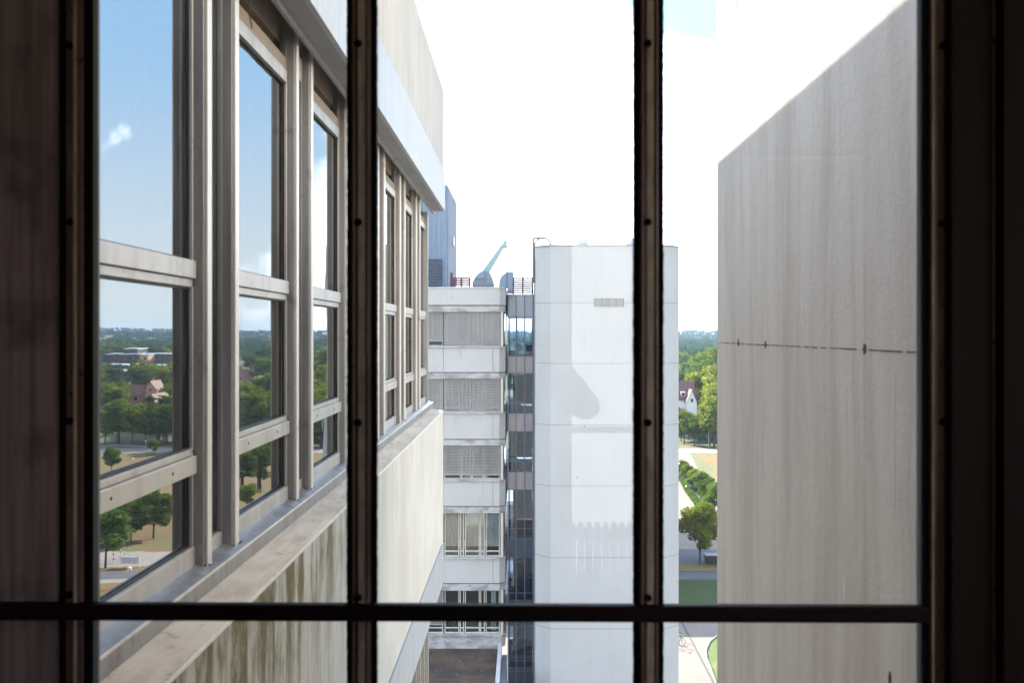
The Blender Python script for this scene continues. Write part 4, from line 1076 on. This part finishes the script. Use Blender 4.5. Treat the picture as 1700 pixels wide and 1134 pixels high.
# ================================================================== HOUSES AND FAR BUILDINGS
def gable_house(name, label, x, y, wdt, dep, eave, ridge, wall, roof, gable_front=True, wins=2, rz=0., z0=0.):
    t = thing(name, label, 'house', (x, y, z0))
    if gable_front:
        pr = [(x-wdt/2, z0), (x+wdt/2, z0), (x+wdt/2, z0+eave), (x, z0+ridge), (x-wdt/2, z0+eave)]
        B().prism(pr, 'y', y, y+dep).make('wall', wall, t)
        s = (ridge-eave)/(wdt/2)
        for sg in (-1, 1):
            e = wdt/2+.35
            B().prism([(x, z0+ridge+.03), (x+sg*e, z0+ridge-s*e+.03), (x+sg*e, z0+ridge-s*e+.23), (x, z0+ridge+.25)], 'y', y-.3, y+dep+.3).make('roof_slope', roof, t)
    else:
        pr = [(y, z0), (y+dep, z0), (y+dep, z0+eave), (y+dep/2, z0+ridge), (y, z0+eave)]
        B().prism(pr, 'x', x-wdt/2, x+wdt/2).make('wall', wall, t)
        s = (ridge-eave)/(dep/2)
        for sg in (-1, 1):
            e = dep/2+.35; m_ = y+dep/2
            B().prism([(m_, z0+ridge+.03), (m_+sg*e, z0+ridge-s*e+.03), (m_+sg*e, z0+ridge-s*e+.23), (m_, z0+ridge+.25)], 'x', x-wdt/2-.3, x+wdt/2+.3).make('roof_slope', roof, t)
    B().box(x+.6, x+1.2, y+dep*.55, y+dep*.55+.6, z0+ridge-1.2, z0+ridge+.9).make('chimney', 'brick', t)
    for r in range(2):
        for q in range(wins):
            xx = x-wdt/2+wdt*(q+1)/(wins+1)
            zz = z0+1.0+r*2.8
            if zz+1.4 > z0+eave+.8: continue
            wo = B().box(xx-.55, xx+.55, y-.05, y-.003, zz, zz+1.4).make('window', 'white_metal', t)
            B().box(xx-.46, xx+.46, y-.07, y-.051, zz+.08, zz+1.32).make('pane', 'car_glass', wo)
    if gable_front:
        wo = B().box(x-.5, x+.5, y-.05, y-.003, z0+eave+.3, z0+eave+1.5).make('window', 'white_metal', t)
        B().box(x-.42, x+.42, y-.07, y-.051, z0+eave+.37, z0+eave+1.43).make('pane', 'car_glass', wo)
    return t
# white house in the gap: long brown roof with a white cross gable
hz = 250.
wh = gable_house('white_house', 'white rendered house with a brown tiled roof and pointed cross gable', X(1122, hz), hz+3, 11, 9, 9.2, 13.2, 'white', 'tile', False, 4)
gx0, gx1, gxa = X(1140, hz), X(1157, hz), X(1149, hz)
B().prism([(gx0, 0), (gx1, 0), (gx1, EYE-(668-VY)/F*hz), (gxa, Z(648, hz)), (gx0, EYE-(668-VY)/F*hz)], 'y', hz, hz+6).make('gable', 'white', wh)
for a_, b_ in ((gxa, gx0-.2), (gxa, gx1+.2)):
    za, zb = Z(648, hz), Z(670, hz)
    B().prism([(a_, za+.03), (b_, zb+.03), (b_, zb+.12), (a_, za+.14)], 'y', hz-.3, hz+7).make('gable_roof', 'tile', wh)
dmr = B().box(X(1134, hz), X(1141, hz), hz+3.2, hz+6, Z(660, hz), Z(652, hz)).make('dormer', 'white', wh)
B().box(X(1135, hz), X(1140, hz), hz+3.12, hz+3.19, Z(659, hz), Z(653.5, hz)).make('pane', 'car_glass', dmr)
B().box(X(1147, hz), X(1150.5, hz), hz-.06, hz-.003, Z(668, hz), Z(662, hz)).make('window', 'car_glass', wh)
def mh(px_, z): return (VX-px_)/F*z-1.98
gable_house('brick_house', 'salmon brick house with a steep pointed gable among trees', mh(249, 258), 258, 4.6, 9, 5.6, 9.9, 'brick_pink', 'tile_red', True, 1)
gable_house('brick_house', 'red tiled house behind the salmon gable', mh(246, 325), 325, 5.5, 8, 6.6, 10.2, 'brick_pink', 'tile_red', True, 2)
gable_house('brick_house', 'long low red roofed house left of the salmon gable', mh(208, 322), 322, 9, 8, 5.6, 8.8, 'brick', 'tile_red', False, 4)
gable_house('brick_house', 'red roofed house half hidden in the garden trees', mh(404, 430), 430, 12, 9, 5.6, 9.6, 'white', 'tile_red', False, 3, z0=height(100, 430))
gable_house('brick_house', 'long red roof beyond the trees right of the tower', X(1176, 470), 470, 26, 10, 8.5, 12.2, 'brick_pink', 'tile_red', False, 6, z0=height(80, 470))
def flat_block(label, px0, px1, yt, z, base_mat, px_tower=None, strips=True):
    a, b = sorted((mh(px0, z), mh(px1, z))); ht = Z(yt, z); z0 = height(a, z)
    t = thing('flat_roof_building', label, 'building', ((a+b)/2, z, z0))
    B().box(a, b, z, z+16, z0, ht).make('wall', base_mat, t)
    B().box(a-.3, b+.3, z-.3, z+16.3, ht, ht+.5).make('roof_edge', 'link_head', t)
    nf = max(1, int((ht-z0)/3.4)); n = int((b-a)/3.2)
    for r in range(nf):
        for q in range(n):
            xx = a+1+q*3.2; zz = ht-2.6-r*3.4
            if zz < z0+.3: continue
            wo = B().box(xx, xx+2.0, z-.12, z-.003, zz, zz+1.5).make('window', 'far_frame', t)
            B().box(xx+.1, xx+1.9, z-.14, z-.121, zz+.1, zz+1.4).make('pane', 'car_glass', wo)
    return t
flat_block('dark brick flat roofed school building, tallest part with roof room', 172, 232, 589, 520, 'brick_dark')
flat_block('square dark roof room on the flat roofed building', 200, 226, 580, 526, 'brick_dark')
flat_block('dark brick wing right of the tall school part', 243, 292, 588, 524, 'brick_dark')
flat_block('pink and grey brick corner part of the school', 230, 246, 590, 518, 'brick_pink')
flat_block('low school wing with a pale roof edge in front', 163, 212, 607, 490, 'brick_dark')
flat_block('low salmon school wing at the right', 213, 254, 608, 486, 'brick_pink')
flat_block('lowest long school annex with a white roof edge', 170, 232, 617, 460, 'brick_dark')
# unseen casters added behind the tower to shade the ground at its right
hb_ = thing('added_shade_block', 'long flat block added unseen behind the white tower to shade the ground', 'building', (0, 135, 0))
B().box(-14, 13.9, 98.5, 144, 0, 9).make('wall', 'brick', hb_); B().box(-14.3, 14.1, 98.2, 144.3, 9, 9.4).make('roof', 'link_head', hb_)
cw = thing('added_shade_roof', 'flat roof slab added unseen behind the white tower to cast a shadow band', 'shade caster', (4, 93, 0))
B().box(-8, 12.6, 91.8, 95.4, 3.9, 4.15).make('roof', 'link_head', cw)
for q in range(6): B().tube((-7+q*3.8, 93.5, 0), (-7+q*3.8, 93.5, 3.9), .08).make('post', 'rail_grey', cw)

# ================================================================== SMALL THINGS
def lamp(label, x, y, h):
    t = thing('street_lamp', label, 'street lamp', (x, y, 0), 'slim street lamps')
    B().tube((x, y, 0), (x, y, h), .07, .045).make('post', 'far_frame', t)
    B().tube((x, y, 0), (x, y, .4), .11, .10).make('base', 'far_frame', t)
    B().lathe([(.05, 0), (.20, .05), (.22, .28), (.12, .36), (.02, .38)], (x, y, h), 12).make('lamp_head', 'white_metal', t)
lamp('slim grey lamp post on the yellow lawn between two saplings', *mp_(238, 768), 4.0)
lamp('short lamp post beside the footpath before the notice board', *mp_(217, 972), 1.5)
lamp('grey lamp post at the street under the broad tree', *dp(1176.5, 744), 7.2)
lamp('small path lamp on the yellow lawn', *mp_(218, 778), 1.6)
# notice board: white frame on two legs
nb = thing('notice_board', 'white framed notice board on two legs on the dry lawn', 'sign', (*mp_(214, 943), 0))
nx, ny = mp_(214, 943); z_ = ny
B().box(nx-1.05, nx+1.05, ny-.04, ny+.04, .42, 1.22).make('board', 'white_metal', nb)
B().box(nx-.92, nx+.92, ny-.06, ny-.041, .52, 1.12).make('face', 'ridge_white', nb)
for sx in (-1, 1): B().box(nx+sx*1.1-.05, nx+sx*1.1+.05, ny-.05, ny+.05, 0, 1.3).make('leg', 'white_metal', nb)
for q, (a_, b_) in enumerate(((188, 936), (197, 932), (205, 927))):
    x, y = mp_(a_, b_)
    t = thing('bollard', ['left', 'middle', 'right'][q]+' red and white bollard in the row by the notice board', 'bollard', (x, y, 0), 'red and white bollards')
    B().tube((x, y, 0), (x, y, 1.3), .07).make('post', 'white_metal', t)
    B().tube((x, y, .35), (x, y, .6), .074).tube((x, y, .9), (x, y, 1.12), .074).make('band', 'red_paint', t, split=True)
# cars in the parking lot
def car(label, x, y, rz, paint):
    t = thing('parked_car', label, 'car', (0, 0, 0), 'cars in the parking lot')
    prof = [(-2.1, .35), (-2.15, .75), (-1.95, .95), (-1.2, 1.02), (-.55, 1.42), (.85, 1.45), (1.6, 1.05), (2.0, .95), (2.12, .6), (2.1, .35)]
    B().prism(prof, 'y', -.85, .85).make('body', paint, t, .08)
    B().prism([(-1.05, 1.03), (-.52, 1.36), (.8, 1.38), (1.4, 1.05)], 'y', -.865, .865).make('side_window', 'car_glass', t)
    for sx in (-1.35, 1.3):
        for sy in (-.82, .82):
            B().tube((sx, sy-.1, .33), (sx, sy+.1, .33), .33, .33, 16).make('wheel', 'tyre', t)
    for sy in (-.6, .6): B().box(2.08, 2.16, sy-.15, sy+.15, .62, .78).make('headlight', 'white_metal', t)
    t.location = (x, y, .03); t.rotation_euler = (0, 0, rz)
    return t
car('dark car parked at the far end of the tree row', *dp(1137, 797), .9, 'car_dark')
car('dark blue car parked between the small trees', *dp(1156, 815), .9, 'car_dark')
car('white car parked beside the nearest small tree', *dp(1184, 836), .9, 'car_white')
# black bin container
bx, by = dp(1184, 938)
bn = thing('skip_container', 'black skip container with a pale lid right of the lone tree', 'container', (bx, by, 0))
B().prism([(bx-.72, .12), (bx+1.3, .12), (bx+1.4, .95), (bx-.82, .95)], 'y', by, by+1.2).make('body', 'black_metal', bn, .03)
B().box(bx-.86, bx+1.44, by-.05, by+1.25, .96, 1.04).make('lid', 'lintel', bn, .02)
for sx in (-.5, 1.1): B().tube((bx+sx, by-.02, .1), (bx+sx, by+.1, .1), .1, .1, 12).make('wheel', 'tyre', bn)
# bicycles leaning at the edge of the tower
def bicycle(label, x, y, rz):
    t = thing('bicycle', label, 'bicycle', (0, 0, 0), 'bicycles beside the tower')
    for sx in (-.52, .52):
        c = B(); n = 20
        pts = [(sx+.33*math.cos(2*math.pi*q/n), 0, .34+.33*math.sin(2*math.pi*q/n)) for q in range(n+1)]
        c.path(pts, .02, 6)
        wo = c.make('wheel', 'tyre', t)
        s_ = B()
        for q in range(8): s_.tube((sx, 0, .34), (sx+.32*math.cos(q*math.pi/4), 0, .34+.32*math.sin(q*math.pi/4)), .004, .004, 4)
        s_.make('spokes', 'rail_grey', wo)
    B().path([(-.52, 0, .34), (-.1, 0, .32), (.35, 0, .78), (-.22, 0, .80), (-.52, 0, .34)], .018).path([(-.1, 0, .32), (-.25, 0, .92)], .018).path([(.52, 0, .34), (.33, 0, .98)], .018).make('frame', 'black_metal', t)
    B().path([(.33, -.27, 1.0), (.33, .27, 1.0)], .015).make('handlebar', 'black_metal', t)
    B().prism([(-.40, .92), (-.10, .93), (-.12, .98), (-.38, .99)], 'y', -.07, .07).make('saddle', 'black_metal', t)
    t.location = (x, y, .03); t.rotation_euler = (0, 0, rz)
bicycle('dark bicycle half hidden by the tower edge', *dp(1124, 1076), .5)
bicycle('dark bicycle standing behind the first by the tower', *dp(1118, 1066), .45)

# ================================================================== HAZE
hz_ = B().box(-3800, 3800, -3800, 3800, -1.0, 62.0)
ho = hz_.make('haze', 'white'); ho.data.materials.clear()
m, n, o = nodes('haze_air'); v = n.nodes.new('ShaderNodeVolumePrincipled')
v.inputs['Color'].default_value = (.55, .75, 1.0, 1); v.inputs['Density'].default_value = .00014; v.inputs['Anisotropy'].default_value = .0
n.links.new(v.outputs[0], o.inputs['Volume']); ho.data.materials.append(m)
tag(ho, 'thin pale blue summer haze over the whole view', 'haze', kind='stuff')
